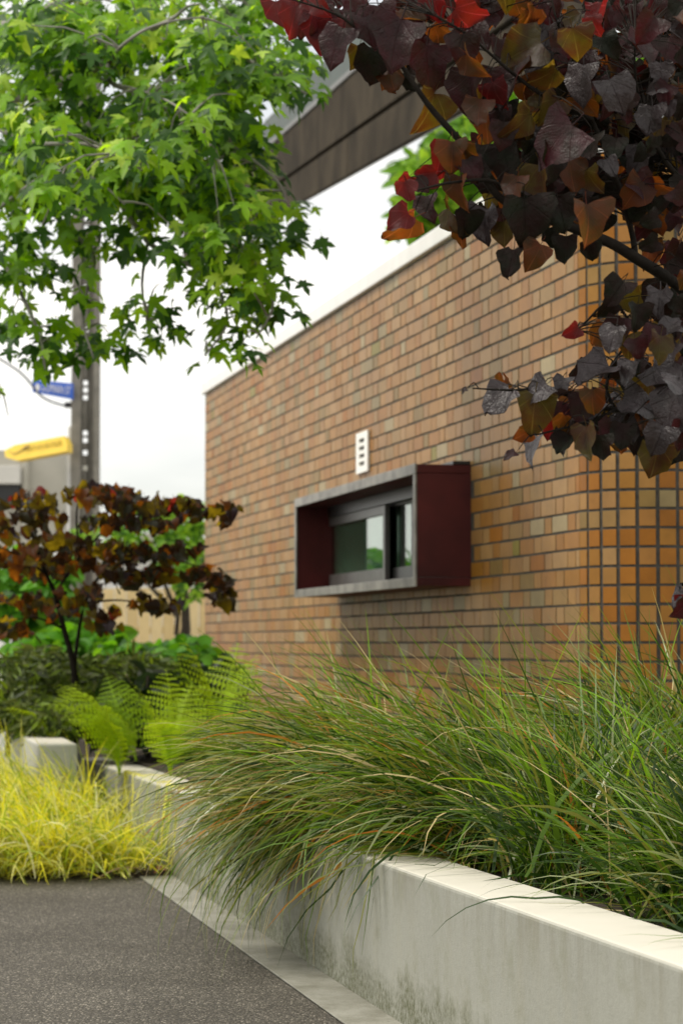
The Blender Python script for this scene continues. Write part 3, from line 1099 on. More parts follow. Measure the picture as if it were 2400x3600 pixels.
# (x, y, length in photo px, type, hang angle: 0 = tip straight down, + = tip to the right)
LEAVES = [
    (970, 5, 120, 'R', 10), (1040, 20, 130, 'R', -10), (1068, 15, 125, 'P', -5), (1105, -20, 110, 'R', 10), (1130, 60, 150, 'R', -15), (1140, 30, 125, 'P', -5),
    (1205, 100, 165, 'P', -25), (1165, 70, 120, 'R', 5), (1250, -30, 170, 'P', 12), (1330, 20, 150, 'P', 5), (1280, 60, 130, 'P', 18), (1410, 70, 210, 'P', -18), (1310, 170, 140, 'D', 0), (1262, 165, 95, 'Y', -5),
    (1400, 40, 130, 'O', 60), (1500, 160, 190, 'P', -8), (1480, -30, 120, 'P', 15), (1520, -20, 110, 'R', 5), (1600, 30, 130, 'R', 60), (1625, 120, 125, 'P', 0), (1530, 80, 130, 'O', 40), (1640, 190, 120, 'O', 25),
    (1420, 255, 95, 'D', 10), (1375, 235, 110, 'O', -10), (1350, 260, 80, 'O', 8), (1660, 260, 175, 'P', -8), (1525, 330, 160, 'G', -18), (1690, 350, 110, 'O', 0),
    (1590, 500, 130, 'O', -10), (1560, 520, 120, 'R', -25), (1620, 510, 130, 'O', 10), (1530, 605, 100, 'R', -75), (1440, 620, 80, 'R', -30), (1420, 640, 90, 'R', 10), (1455, 640, 75, 'P', 40),
    (1690, 510, 140, 'D', -12), (1640, 560, 110, 'P', 25), (1770, 520, 170, 'D', 5), (1620, 620, 150, 'O', 5), (1560, 560, 90, 'R', 0),
    (1435, 750, 110, 'R', -52), (1455, 765, 160, 'O', -38), (1500, 690, 120, 'P', -8), (1580, 730, 140, 'Y', 5), (1640, 740, 130, 'D', -5), (1610, 800, 90, 'O', 20),
    (1710, 735, 150, 'G', -10), (1840, 700, 200, 'D', 0), (1770, 780, 110, 'Y', 5), (1960, 700, 150, 'D', 15), (2060, 720, 170, 'O', 0), (1805, 880, 125, 'D', -22), (1900, 860, 120, 'O', -15), (1935, 800, 90, 'D', 0), (1990, 830, 120, 'D', 0), (2070, 850, 90, 'D', 5),
    (1880, 30, 140, 'O', -20), (1830, 100, 150, 'O', 30), (1900, 150, 210, 'Y', -70), (1760, 140, 130, 'P', 0), (1975, 110, 120, 'G', 20), (2010, 100, 140, 'Y', 8), (2130, 10, 150, 'R', -8), (2180, 30, 110, 'G', -40), (2300, 60, 130, 'G', -30), (2240, 130, 170, 'G', 10), (2350, 130, 170, 'P', 25), (2120, 130, 110, 'D', 20), (2380, 40, 140, 'G', 20), (2080, 60, 90, 'R', 10),
    (2050, 230, 175, 'G', -10), (1950, 240, 130, 'Y', -40), (1800, 240, 200, 'P', -10), (1850, 310, 130, 'O', -5), (1880, 330, 120, 'Y', 45), (1730, 290, 120, 'R', 10), (1700, 400, 140, 'O', 8), (1860, 400, 150, 'G', -35), (2010, 440, 210, 'G', -55), (1770, 430, 120, 'P', 0), (1960, 350, 130, 'G', -40), (2050, 340, 100, 'O', 30), (2140, 280, 150, 'G', 25), (2200, 330, 120, 'P', 0),
    (1900, 580, 180, 'Y', 5), (1930, 520, 150, 'D', 5), (2000, 560, 150, 'O', -5), (2060, 600, 120, 'Y', 20), (2130, 560, 90, 'G', 20), (1820, 620, 120, 'O', -20), (2080, 480, 130, 'D', 0),
    (2190, 990, 120, 'D', -32), (2150, 1060, 90, 'D', -40), (2030, 1150, 75, 'R', -55), (2110, 1130, 110, 'O', -30), (2165, 1150, 120, 'G', -28), (2190, 1120, 120, 'P', -12), (2240, 1070, 115, 'D', -5), (2310, 1040, 130, 'D', 10), (2250, 1040, 110, 'Y', -70),
    (2230, 1190, 95, 'P', 20), (2290, 1140, 105, 'P', -18), (2390, 1150, 130, 'G', -75), (2380, 1210, 160, 'G', -45), (2320, 1180, 120, 'Y', 5), (2200, 1180, 100, 'Y', 10),
    (1790, 1370, 145, 'G', -62), (1745, 1352, 55, 'O', 150), (1780, 1362, 60, 'O', 165), (1640, 1368, 30, 'P', -70), (1920, 1350, 120, 'G', -70), (1880, 1390, 170, 'Y', -8), (1990, 1385, 110, 'G', -55), (1985, 1330, 80, 'G', -30), (2140, 1290, 190, 'G', -58), (2010, 1370, 110, 'O', -5), (2050, 1390, 120, 'P', -15), (2080, 1370, 110, 'O', 0),
    (1960, 1450, 130, 'R', -25), (1980, 1460, 120, 'O', -20), (2000, 1420, 130, 'P', 5),
    (2220, 1270, 120, 'G', -30), (2290, 1290, 150, 'G', 55), (2330, 1330, 140, 'G', 60), (2190, 1400, 160, 'G', 72), (2120, 1420, 100, 'G', -60), (2380, 1380, 200, 'G', -30), (2330, 1490, 120, 'G', -30),
    (1885, 1535, 130, 'G', -35), (1860, 1515, 80, 'O', -50), (1810, 1590, 60, 'P', -65), (1990, 1480, 140, 'G', -18), (2000, 1530, 110, 'D', -15), (2060, 1500, 150, 'Y', -12), (2110, 1530, 110, 'D', 0), (2130, 1470, 110, 'D', 10), (2190, 1490, 120, 'D', 0), (2150, 1490, 110, 'P', -30), (2250, 1510, 110, 'D', -12), (2310, 1560, 150, 'Y', -10), (2330, 1500, 130, 'G', -20), (2380, 1560, 120, 'D', -20), (2400, 1480, 130, 'P', 0), (2270, 1440, 110, 'O', 0),
    (2405, 2080, 90, 'G', -45), (2420, 2110, 110, 'P', -40), (2390, 2090, 50, 'R', 10),
]
items = []


def near_leaf(x, y, L, ty, hang, Y, shape=None):
    base = P(x, y, Y)
    a = R(hang + rng.normal(0, 5))
    tip = Vector((math.sin(a), -0.12 + rng.normal(0, 0.18), -math.cos(a)))
    toward = (EYE - base).normalized()
    if ty == 'G':
        nrm = toward * 0.75 + Vector((0, 0, 0.85)) + rv(0.22) + Vector((-0.25, 0, 0))
    elif ty in 'ROY':
        nrm = toward * 0.9 + Vector((rng.normal(0, 0.65), 0, rng.normal(-0.1, 0.5)))
    elif ty == 'P':
        nrm = toward * 0.9 + Vector((rng.normal(0, 0.5), 0, 0.3 + rng.normal(0, 0.35)))
    else:
        nrm = toward * 1.0 + Vector((rng.normal(0, 0.35), 0, -0.1 + rng.normal(0, 0.2)))
    size = L / FPX * Y * 0.84
    items.append((int(rng.integers(24)) if shape is None else shape, MI[ty], frame(base, tip, nrm, size)))
    return base


for (x, y, L, ty, hg) in LEAVES:
    if ty == 'G' and y < 900 and rng.random() < 0.55:
        ty = 'PYDPO'[int(rng.integers(5))]
    near_leaf(x, y, L * (1.10 if y < 360 and x < 1720 else 1.0), ty, hg, YT + rng.normal(-0.06, 0.07))
# the leaves filling in between and behind, in the parts of the crown the frame shows
FILL = [  # x0, y0, x1, y1, count, types
    (1090, -60, 1300, 90, 9, 'PPRP'), (1290, -40, 1750, 200, 22, 'PPOPD'), (1700, -60, 2420, 130, 30, 'PPODPY'), (1650, 300, 1800, 620, 9, 'OPDY'), (1800, 120, 2420, 420, 44, 'DPYODPG'),
    (1750, 420, 2420, 700, 60, 'DDPOYPDG'), (1650, 640, 2400, 800, 38, 'DDPOYDG'), (2280, 820, 2420, 1000, 6, 'DDYO'), (2260, 1000, 2420, 1250, 9, 'DGPYD'),
    (2060, 1300, 2420, 1560, 44, 'DDGPYDO'), (1920, 1400, 2060, 1520, 5, 'DYP'),
]
for x0, y0, x1, y1, n, ts in FILL:
    for _ in range(int(n * 1.25)):
        near_leaf(rng.uniform(x0, x1), rng.uniform(y0, y1) - 30, rng.uniform(62, 130), ts[int(rng.integers(len(ts)))], rng.normal(-5, 28), YT + rng.uniform(0.0, 0.34))
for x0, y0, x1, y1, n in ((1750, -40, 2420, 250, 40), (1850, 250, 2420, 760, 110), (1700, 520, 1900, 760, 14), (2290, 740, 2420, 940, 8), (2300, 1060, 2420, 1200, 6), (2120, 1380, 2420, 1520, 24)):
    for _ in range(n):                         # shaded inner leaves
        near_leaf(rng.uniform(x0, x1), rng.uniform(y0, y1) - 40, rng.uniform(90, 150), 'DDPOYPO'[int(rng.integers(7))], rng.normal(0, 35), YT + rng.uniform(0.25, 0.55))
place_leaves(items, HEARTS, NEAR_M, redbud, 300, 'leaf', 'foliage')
tw = MB()
bp_ = np.array([tuple(p) for p in branch_pts])
for sh_, mi_, M in items:
    st = M @ Vector((0, -0.30, 0.14))
    d2 = ((bp_ - np.array(st)) ** 2).sum(1)
    j = int(d2.argmin())
    e = Vector(bp_[j])
    mid = st.lerp(e, 0.5) + Vector((0, 0, 0.012))
    tw.tube([st, mid, e], [0.0010, 0.0013, 0.0018], 4, 2)
tag(tw.build('twigs', M_BARK, redbud), kind='stuff')

# ---- sweetgum, upper left
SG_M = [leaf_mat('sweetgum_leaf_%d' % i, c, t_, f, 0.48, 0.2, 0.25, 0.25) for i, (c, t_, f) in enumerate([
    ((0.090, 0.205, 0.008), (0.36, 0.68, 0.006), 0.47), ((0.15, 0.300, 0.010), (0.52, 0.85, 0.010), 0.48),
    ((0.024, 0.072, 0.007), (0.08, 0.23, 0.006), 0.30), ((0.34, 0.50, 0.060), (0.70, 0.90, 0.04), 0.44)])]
STARS = [star_leaf(i) for i in range(8)]
gx = P(-420, 2300, 13.2)
gum = empty('sweetgum_tree', (gx.x, gx.y, 0))
tag(gum, 'bright green star leaved sweetgum tree hanging over the path in the upper corner', 'tree')
M_GBARK = plain('grey_sweetgum_bark', (0.21, 0.20, 0.175), 0.85, 0.3, 12, bumps=0.6)
gb0 = Vector(gum.location)
MB().tube([gb0, gb0 + Vector((0.05, 0, 2.0)), P(-330, 800, 13.2), P(-260, 200, 13.2), P(-200, -600, 13.1)], [0.17, 0.15, 0.12, 0.09, 0.05], 10).build('trunk', M_GBARK, gum, smooth=True)
GBR = [
    [(-330, 800, 13.2), (-60, 560, 13.0), (110, 500, 12.9), (300, 505, 12.8), (480, 560, 12.6), (640, 690, 12.3)],
    [(-290, 420, 13.2), (100, 330, 12.9), (380, 215, 12.4), (480, 130, 12.1), (600, 70, 11.9), (660, 20, 11.8)],
    [(-260, 200, 13.2), (100, 60, 12.6), (400, -60, 12.3), (700, -120, 12.1)],
    [(380, 215, 12.4), (390, 290, 12.2), (470, 325, 12.1), (520, 360, 12.0), (515, 430, 11.9)],
    [(480, 560, 12.6), (700, 720, 12.2), (880, 900, 12.0), (960, 1060, 11.9), (900, 1190, 11.9)],
    [(300, 505, 12.8), (520, 850, 12.3), (720, 960, 12.1), (800, 1120, 12.0), (720, 1250, 11.9)],
    [(110, 500, 12.9), (200, 760, 12.5), (330, 900, 12.2), (290, 1100, 12.1), (330, 1260, 12.0)],
    [(-60, 560, 13.0), (-20, 850, 12.6), (60, 1000, 12.4), (140, 1180, 12.2), (160, 1300, 12.1)],
    [(480, 130, 12.1), (800, 180, 11.9), (1000, 290, 11.8), (1080, 330, 11.8)],
    [(470, 325, 12.1), (760, 480, 11.9), (960, 620, 11.8), (1010, 720, 11.8)],
    [(-60, 560, 13.0), (-60, 1000, 12.5), (-40, 1250, 12.2), (0, 1400, 12.1)],
    [(520, 850, 12.3), (500, 1000, 12.1), (520, 1150, 12.0)],
    [(-60, 430, 12.6), (120, 500, 11.5), (290, 505, 11.3), (420, 545, 11.2), (500, 600, 11.2)],
    [(-40, 760, 12.6), (120, 640, 11.6), (230, 590, 11.4), (350, 640, 11.3), (440, 720, 11.3)],
    [(230, 590, 11.4), (190, 690, 11.3), (150, 790, 11.3)],
    [(390, 290, 12.2), (560, 340, 11.4), (680, 420, 11.2), (740, 520, 11.2)],
    [(380, 215, 12.4), (420, 170, 11.4), (500, 110, 11.2), (600, 75, 11.1), (720, 60, 11.1)],
]
gpts = []
for bi, b in enumerate(GBR):
    pts = [P(*q) for q in b]
    r0 = (0.05, 0.042, 0.04, 0.014, 0.018, 0.018, 0.018, 0.02, 0.016, 0.014, 0.018, 0.010, 0.013, 0.011, 0.006, 0.006, 0.011)[bi]
    MB().tube(pts, [r0 + (0.004 - r0) * i / (len(pts) - 1) for i in range(len(pts))], 7).build('branch', M_GBARK, gum, smooth=True)
    for i in range(len(pts) - 1):
        for k in range(8):
            gpts.append(pts[i].lerp(pts[i + 1], k / 8))
# foliage clusters: centre and radii in view coordinates (1568 wide), leaves, distance
GCL = [
    (60, 40, 150, 80, 150, 12.6), (250, 40, 140, 80, 150, 12.5), (440, 40, 140, 80, 150, 12.4), (610, 50, 90, 70, 90, 12.2), (680, 120, 60, 60, 55, 12.0),
    (60, 170, 130, 80, 140, 12.5), (230, 160, 140, 80, 140, 12.5), (420, 160, 140, 80, 150, 12.3), (580, 170, 100, 70, 110, 12.1), (690, 185, 50, 40, 36, 12.0),
    (60, 300, 130, 80, 130, 12.5), (220, 290, 130, 80, 120, 12.4), (400, 290, 140, 80, 150, 12.2), (560, 280, 80, 70, 80, 12.1), (600, 350, 40, 50, 40, 12.0),
    (60, 420, 130, 60, 100, 12.6), (230, 410, 130, 60, 90, 12.7), (410, 400, 130, 80, 150, 12.1), (550, 400, 90, 70, 110, 12.0), (640, 440, 36, 45, 34, 12.0),
    (320, 480, 110, 60, 80, 12.3), (480, 490, 110, 60, 110, 12.0), (590, 500, 75, 55, 80, 12.0), (640, 560, 32, 30, 22, 12.0), (440, 545, 75, 45, 60, 12.0), (540, 570, 90, 45, 70, 12.0),
    (490, 620, 80, 40, 45, 12.0), (570, 650, 80, 40, 50, 11.9), (480, 665, 60, 22, 20, 12.0), (640, 690, 30, 26, 14, 11.9), (590, 700, 50, 40, 24, 11.9), (540, 740, 30, 45, 16, 11.9), (570, 790, 34, 40, 14, 11.9), (470, 830, 22, 22, 5, 11.9), (500, 770, 40, 16, 7, 11.9), (400, 665, 60, 12, 8, 12.0),
    (325, 715, 20, 18, 6, 12.0), (345, 760, 40, 40, 24, 12.0), (370, 790, 22, 18, 7, 12.0),
    (40, 520, 70, 26, 26, 12.3), (190, 510, 80, 30, 30, 12.4), (150, 560, 60, 26, 22, 12.2), (60, 590, 60, 40, 34, 12.2), (10, 650, 40, 60, 34, 12.1), (60, 650, 40, 30, 16, 12.1), (130, 610, 40, 24, 12, 12.2),
    (20, 740, 40, 46, 28, 12.1), (70, 790, 55, 40, 34, 12.1), (80, 845, 40, 24, 14, 12.1), (165, 790, 60, 40, 34, 12.1), (220, 780, 50, 34, 24, 12.1), (245, 720, 34, 22, 10, 12.1), (190, 700, 30, 22, 8, 12.2), (150, 700, 24, 30, 7, 12.2), (120, 830, 40, 20, 10, 12.1), (215, 640, 24, 14, 4, 12.1), (270, 560, 60, 30, 20, 12.2),
    (120, 330, 90, 40, 46, 11.4), (260, 360, 70, 40, 44, 11.3), (110, 420, 70, 40, 42, 11.4), (420, 90, 80, 40, 44, 11.2), (430, 270, 70, 50, 46, 11.3), (330, 420, 70, 40, 44, 11.4), (60, 90, 80, 40, 44, 11.4), (230, 90, 80, 40, 44, 11.3),
    (8, 930, 14, 22, 4, 12.1), (12, 985, 10, 16, 2, 12.1), (330, 545, 60, 26, 18, 12.2),
]
gitems = []
gtw = MB()
gp_ = np.array([tuple(p) for p in gpts])
for (cx, cy, rx, ry, n, Y) in GCL:
    dense = n > 40
    cx -= 30 if cx > 540 and cy < 470 else 0
    cx -= 22 if cx > 500 and 220 < cy < 460 else 0
    if not dense:
        cy -= 14
        if cy > 780 and cx < 180:
            cy, n = cy - 16, int(n * 0.6)
    total = int(n * (1.55 if dense and cy < 460 else 1.15))
    nsub = max(1, int(total / 14))
    total = int(total * (0.9 if cy < 470 else 0.72))
    if cy >= 470:
        nsub = max(1, int(nsub * 0.8))
    for k in range(nsub):                       # drooping sprays: a rosette of leaves at the end of a twig
        a, rr = rng.uniform(0, 2 * math.pi), math.sqrt(rng.uniform(0, 1)) * (0.95 if dense else 0.75)
        sx, sy = cx + math.cos(a) * rr * rx, cy + math.sin(a) * rr * ry
        sY = Y + (rng.uniform(-0.8, 0.9) if dense else rng.uniform(-0.3, 0.3))
        R_ = rng.uniform(0.10, 0.20) if dense else min(0.16, rx / 1000 * 3.2)
        ctr = D(sx, sy, sY)
        brighter = rng.random() < (0.42 if dense else 0.22)  # sprays whose tops are painted as sunlit
        for _ in range(int(round(total / nsub))):
            v = rv()
            v = v.normalized() * (rng.uniform(0.15, 1.0) ** 0.6)
            pos = ctr + Vector((v.x * R_ * 1.25, v.y * R_, v.z * R_ * 0.85 - 0.25 * R_ * (v.x * v.x + v.y * v.y)))
            top = v.z > 0.1  # light put into the colour: upper leaves lighter, lower ones darker
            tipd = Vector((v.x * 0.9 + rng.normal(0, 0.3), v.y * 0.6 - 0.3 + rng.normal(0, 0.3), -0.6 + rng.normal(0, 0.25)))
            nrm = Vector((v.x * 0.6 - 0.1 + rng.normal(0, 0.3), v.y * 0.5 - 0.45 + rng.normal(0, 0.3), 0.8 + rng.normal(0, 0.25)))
            if top and brighter:
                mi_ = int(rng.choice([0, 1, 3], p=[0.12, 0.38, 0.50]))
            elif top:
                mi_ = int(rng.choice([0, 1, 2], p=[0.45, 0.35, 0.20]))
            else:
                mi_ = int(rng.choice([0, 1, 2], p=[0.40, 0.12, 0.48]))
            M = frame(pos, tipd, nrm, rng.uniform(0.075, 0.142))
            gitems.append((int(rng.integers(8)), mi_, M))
        j = int(((gp_ - np.array(ctr)) ** 2).sum(1).argmin())
        e = Vector(gp_[j])
        if (e - ctr).length < 1.1:
            gtw.tube([ctr, ctr.lerp(e, 0.5) + Vector((0, 0, 0.05)), e], [0.002, 0.004, 0.007], 4, 2)
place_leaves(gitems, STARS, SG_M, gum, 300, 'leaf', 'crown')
tag(gtw.build('twigs', M_GBARK, gum), kind='stuff')

# ---- second, small redbud beyond the planter
sb = P(262, 2470, 14.6)
sred = empty('redbud_tree', (sb.x, sb.y, 0.4))
tag(sred, 'small dark leaved redbud with a thin leaning stem standing before the grey building', 'tree')
st0 = Vector(sred.location)
MB().tube([st0, P(262, 2370, 14.6), P(225, 2210, 14.6), P(195, 2090, 14.6), P(165, 2020, 14.55), P(120, 1900, 14.5), P(90, 1800, 14.5)], [0.022, 0.020, 0.017, 0.015, 0.012, 0.008, 0.004], 7).build('trunk', M_BARK, sred, smooth=True)
MB().tube([P(262, 2370, 14.62), P(268, 2290, 14.65), P(300, 2120, 14.65), P(370, 2010, 14.6), P(520, 1960, 14.5), P(700, 1990, 14.4)], [0.014, 0.013, 0.010, 0.008, 0.006, 0.003], 6).build('branch', M_BARK, sred, smooth=True)
for b in ([(195, 2090, 14.6), (280, 1960, 14.55), (420, 1830, 14.5), (620, 1790, 14.4), (830, 1785, 14.3)], [(165, 2020, 14.55), (60, 1950, 14.5), (-60, 1900, 14.4)], [(225, 2210, 14.6), (120, 2170, 14.5), (20, 2190, 14.4)], [(300, 2120, 14.65), (420, 2110, 14.6), (560, 2130, 14.5)],
          [(280, 1960, 14.55), (270, 1800, 14.5), (300, 1690, 14.5)], [(370, 2010, 14.6), (600, 2040, 14.5), (790, 2070, 14.35)]):
    MB().tube([P(*q) for q in b], [0.010 - 0.008 * i / (len(b) - 1) for i in range(len(b))], 6).build('branch', M_BARK, sred, smooth=True)
SRM = [leaf_mat('dusk_leaf_%d' % i, c, t_, f, 0.5, 0.0, 0.15) for i, (c, t_, f) in enumerate([
    ((0.020, 0.012, 0.006), (0.10, 0.035, 0.006), 0.35), ((0.014, 0.016, 0.007), (0.12, 0.075, 0.006), 0.35), ((0.06, 0.022, 0.006), (0.42, 0.13, 0.008), 0.48), ((0.05, 0.042, 0.006), (0.42, 0.29, 0.010), 0.48), ((0.11, 0.016, 0.012), (0.42, 0.045, 0.025), 0.45), ((0.045, 0.035, 0.04), (0.08, 0.02, 0.02), 0.1)])]
SCL = [(60, 1160, 80, 34, 26), (20, 1210, 60, 50, 26), (110, 1195, 50, 34, 18), (200, 1140, 60, 36, 26), (265, 1150, 60, 36, 28), (330, 1165, 70, 34, 32), (400, 1165, 50, 24, 18), (455, 1185, 46, 22, 14), (520, 1175, 36, 14, 9), (520, 1200, 24, 16, 6), (260, 1205, 70, 30, 24), (350, 1215, 60, 26, 20),
       (120, 1255, 80, 36, 30), (30, 1290, 60, 40, 24), (220, 1270, 70, 32, 28), (310, 1270, 80, 32, 34), (390, 1280, 60, 24, 20), (430, 1262, 40, 12, 6), (300, 1315, 90, 24, 28), (400, 1325, 60, 20, 18), (470, 1325, 40, 26, 16), (510, 1345, 34, 30, 14), (505, 1385, 26, 20, 8), (340, 1385, 60, 20, 12), (370, 1400, 40, 12, 6), (280, 1345, 50, 24, 12),
       (100, 1320, 70, 34, 24), (50, 1390, 60, 34, 18), (30, 1450, 40, 36, 14), (120, 1400, 60, 34, 16), (190, 1370, 60, 34, 16), (225, 1420, 40, 34, 12), (250, 1445, 24, 24, 6), (150, 1300, 60, 30, 18)]
sitems = []
for (cx, cy, rx, ry, n) in SCL:
    for _ in range(int(n * 1.3)):
        a, rr = rng.uniform(0, 2 * math.pi), math.sqrt(rng.uniform(0, 1))
        dx, dy = math.cos(a) * rr, math.sin(a) * rr
        pos = D(cx + dx * rx * 1.05, cy + dy * ry * (0.62 if n > 12 else 0.9) - 12, 14.5 + rng.uniform(-0.35, 0.45))
        tipd = Vector((rng.normal(0.1, 0.5), -0.3 + rng.normal(0, 0.3), -0.7 + rng.normal(0, 0.3)))
        nrm = Vector((rng.normal(0, 0.7), -0.6, 0.5 + rng.normal(0, 0.6)))
        pr = [0.33, 0.27, 0.13, 0.22, 0.015, 0.035]
        if cx < 260 and cy > 1240:
            pr = [0.22, 0.20, 0.24, 0.30, 0.01, 0.03]
        if cy < 1170 and dy < 0 and cx < 320:
            pr = [0.26, 0.22, 0.16, 0.20, 0.10, 0.06]
        sitems.append((int(rng.integers(24)), int(rng.choice(6, p=pr)), frame(pos, tipd, nrm, rng.uniform(0.045, 0.088))))
place_leaves(sitems, HEARTS, SRM, sred, 300, 'leaf', 'crown')


# ------------------------------------------------------------------ leafy bushes and background trees
def leaf_mass(root, clusters, shapes, mats, probs, size, n_single, part='leaf', rest='foliage', up=0.6, spread=0.5):
    its = []
    for (cx, cy, rx, ry, n, Y, dY) in clusters:
        for _ in range(n):
            v = rv()
            v = v.normalized() * rng.uniform(0.3, 1.0) ** 0.5
            pos = D(cx + v.x * rx, cy + v.z * -ry, Y + v.y * dY)
            tipd = Vector((v.x + rng.normal(0, 0.5), -0.3 + rng.normal(0, 0.4), -0.25 + rng.normal(0, 0.4)))
            nrm = Vector((rng.normal(0, spread), -0.5 + rng.normal(0, spread), up + rng.normal(0, 0.3)))
            its.append((int(rng.integers(len(shapes))), int(rng.choice(len(mats), p=probs)), frame(pos, tipd, nrm, rng.uniform(*size))))
    place_leaves(its, shapes, mats, root, n_single, part, rest)


OVALS = [oval_leaf(i) for i in range(5)]
OVALB = [oval_leaf(i + 20, 0.40) for i in range(5)]
HM = [leaf_mat('hydrangea_leaf_%d' % i, c, t_, 0.38, 0.5, 0.2, 0.2, 0.2) for i, (c, t_) in enumerate([((0.06, 0.20, 0.010), (0.20, 0.52, 0.012)), ((0.025, 0.085, 0.008), (0.09, 0.27, 0.01)), ((0.09, 0.25, 0.012), (0.26, 0.55, 0.015))])]
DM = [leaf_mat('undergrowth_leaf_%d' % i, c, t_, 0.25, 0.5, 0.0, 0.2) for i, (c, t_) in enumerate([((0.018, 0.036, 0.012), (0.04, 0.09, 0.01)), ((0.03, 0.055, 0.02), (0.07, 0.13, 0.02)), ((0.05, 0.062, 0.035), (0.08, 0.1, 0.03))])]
FM = [leaf_mat('tree_leaf_%d' % i, c, t_, 0.45, 0.5, 0.0, 0.2) for i, (c, t_) in enumerate([((0.09, 0.21, 0.015), (0.28, 0.55, 0.02)), ((0.20, 0.36, 0.03), (0.5, 0.75, 0.04)), ((0.035, 0.09, 0.012), (0.11, 0.26, 0.012))])]
M_STEM = plain('brown_stem', (0.06, 0.045, 0.03), 0.85, 0.3, 15, bumps=0.4)


def bush(name, label, cat, px, py, Y, zb=0.4, group=None):
    q = P(px, py, Y)
    e = empty(name, (q.x, q.y, zb))
    tag(e, label, cat, group)
    return e


hyd = bush('hydrangea_shrub', 'round shrub with big glossy green leaves against the far end of the brick wall', 'shrub', 600, 2360, 17.5)
leaf_mass(hyd, [(420, 1500, 70, 28, 130, 17.4, 0.5), (330, 1510, 60, 28, 80, 17.6, 0.5), (455, 1530, 36, 40, 70, 17.2, 0.4), (275, 1495, 50, 20, 36, 17.8, 0.4), (400, 1560, 80, 40, 90, 17.4, 0.4)], OVALB, HM, [0.45, 0.30, 0.25], (0.10, 0.15), 180)
for k in range(5):
    q = Vector(hyd.location) + Vector((rng.normal(0, 0.2), rng.normal(0, 0.2), 0))
    MB().tube([q, q + Vector((rng.normal(0, 0.15), rng.normal(0, 0.15), 0.7))], [0.012, 0.006], 5).build('stem', M_STEM, hyd)
brt = bush('green_shrub', 'light green bushy shrub behind the dark stem of the small redbud', 'shrub', 260, 2360, 19.5)
leaf_mass(brt, [(190, 1475, 90, 34, 200, 19.5, 0.6), (120, 1500, 90, 40, 120, 19.3, 0.5), (270, 1495, 50, 20, 50, 19.4, 0.4)], OVALB, HM, [0.3, 0.1, 0.6], (0.12, 0.19), 120)
MB().tube([Vector(brt.location), Vector(brt.location) + Vector((0.05, 0, 0.7))], [0.03, 0.015], 6).build('stem', M_STEM, brt)
lft = bush('green_shrub', 'tall deep green shrub at the far edge under the small redbud', 'shrub', 40, 2360, 21)
leaf_mass(lft, [(40, 1390, 110, 60, 240, 21, 0.7), (120, 1400, 60, 60, 110, 21, 0.6), (10, 1300, 90, 50, 120, 21.3, 0.6), (100, 1320, 70, 40, 80, 21.2, 0.5)], OVALB, HM, [0.45, 0.25, 0.30], (0.13, 0.20), 100)
MB().tube([Vector(lft.location), Vector(lft.location) + Vector((0.05, 0, 1.2))], [0.04, 0.02], 6).build('stem', M_STEM, lft)
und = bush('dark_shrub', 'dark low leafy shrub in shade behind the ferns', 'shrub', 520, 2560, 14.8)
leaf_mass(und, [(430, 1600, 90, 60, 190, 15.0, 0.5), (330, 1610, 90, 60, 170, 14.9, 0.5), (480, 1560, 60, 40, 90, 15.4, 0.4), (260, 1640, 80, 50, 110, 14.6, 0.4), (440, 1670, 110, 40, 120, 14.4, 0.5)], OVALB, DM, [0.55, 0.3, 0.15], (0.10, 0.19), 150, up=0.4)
MB().tube([Vector(und.location), Vector(und.location) + Vector((0.0, 0, 0.5))], [0.02, 0.01], 5).build('stem', M_STEM, und)
# fine leaved grey-green shrubs
FS = [oval_leaf(i + 40, 0.11) for i in range(4)]
FSM = [leaf_mat('fine_leaf_%d' % i, c, t_, 0.3, 0.5, 0.0, 0.2) for i, (c, t_) in enumerate([((0.055, 0.085, 0.012), (0.13, 0.19, 0.02)), ((0.12, 0.15, 0.045), (0.22, 0.26, 0.05)), ((0.022, 0.036, 0.006), (0.05, 0.08, 0.008)), ((0.13, 0.20, 0.015), (0.30, 0.42, 0.02))])]
for (nm, lab, px, cls) in (
    ('fine_leaved_shrub', 'fine leaved olive shrub mass around the foot of the small redbud', 230, [(150, 1550, 120, 44, 1100, 15.2, 0.6), (90, 1520, 60, 40, 400, 15.4, 0.4), (300, 1535, 80, 40, 700, 15.6, 0.5), (400, 1545, 60, 30, 300, 15.8, 0.4), (240, 1610, 100, 50, 700, 14.8, 0.4)]),
    ('fine_leaved_shrub', 'fine leaved grey green shrub at the edge behind the yellow grass', 30, [(30, 1560, 90, 60, 900, 15.0, 0.5), (50, 1630, 90, 50, 800, 14.6, 0.4), (110, 1660, 70, 40, 400, 14.3, 0.3)])):
    e = bush(nm, lab, 'shrub', px, 2560, 14.9)
    leaf_mass(e, cls, FS, FSM, [0.36, 0.26, 0.16, 0.22], (0.05, 0.11), 0, up=0.5, spread=0.8)
    MB().tube([Vector(e.location), Vector(e.location) + Vector((0.0, 0, 0.45))], [0.02, 0.01], 5).build('stem', M_STEM, e)


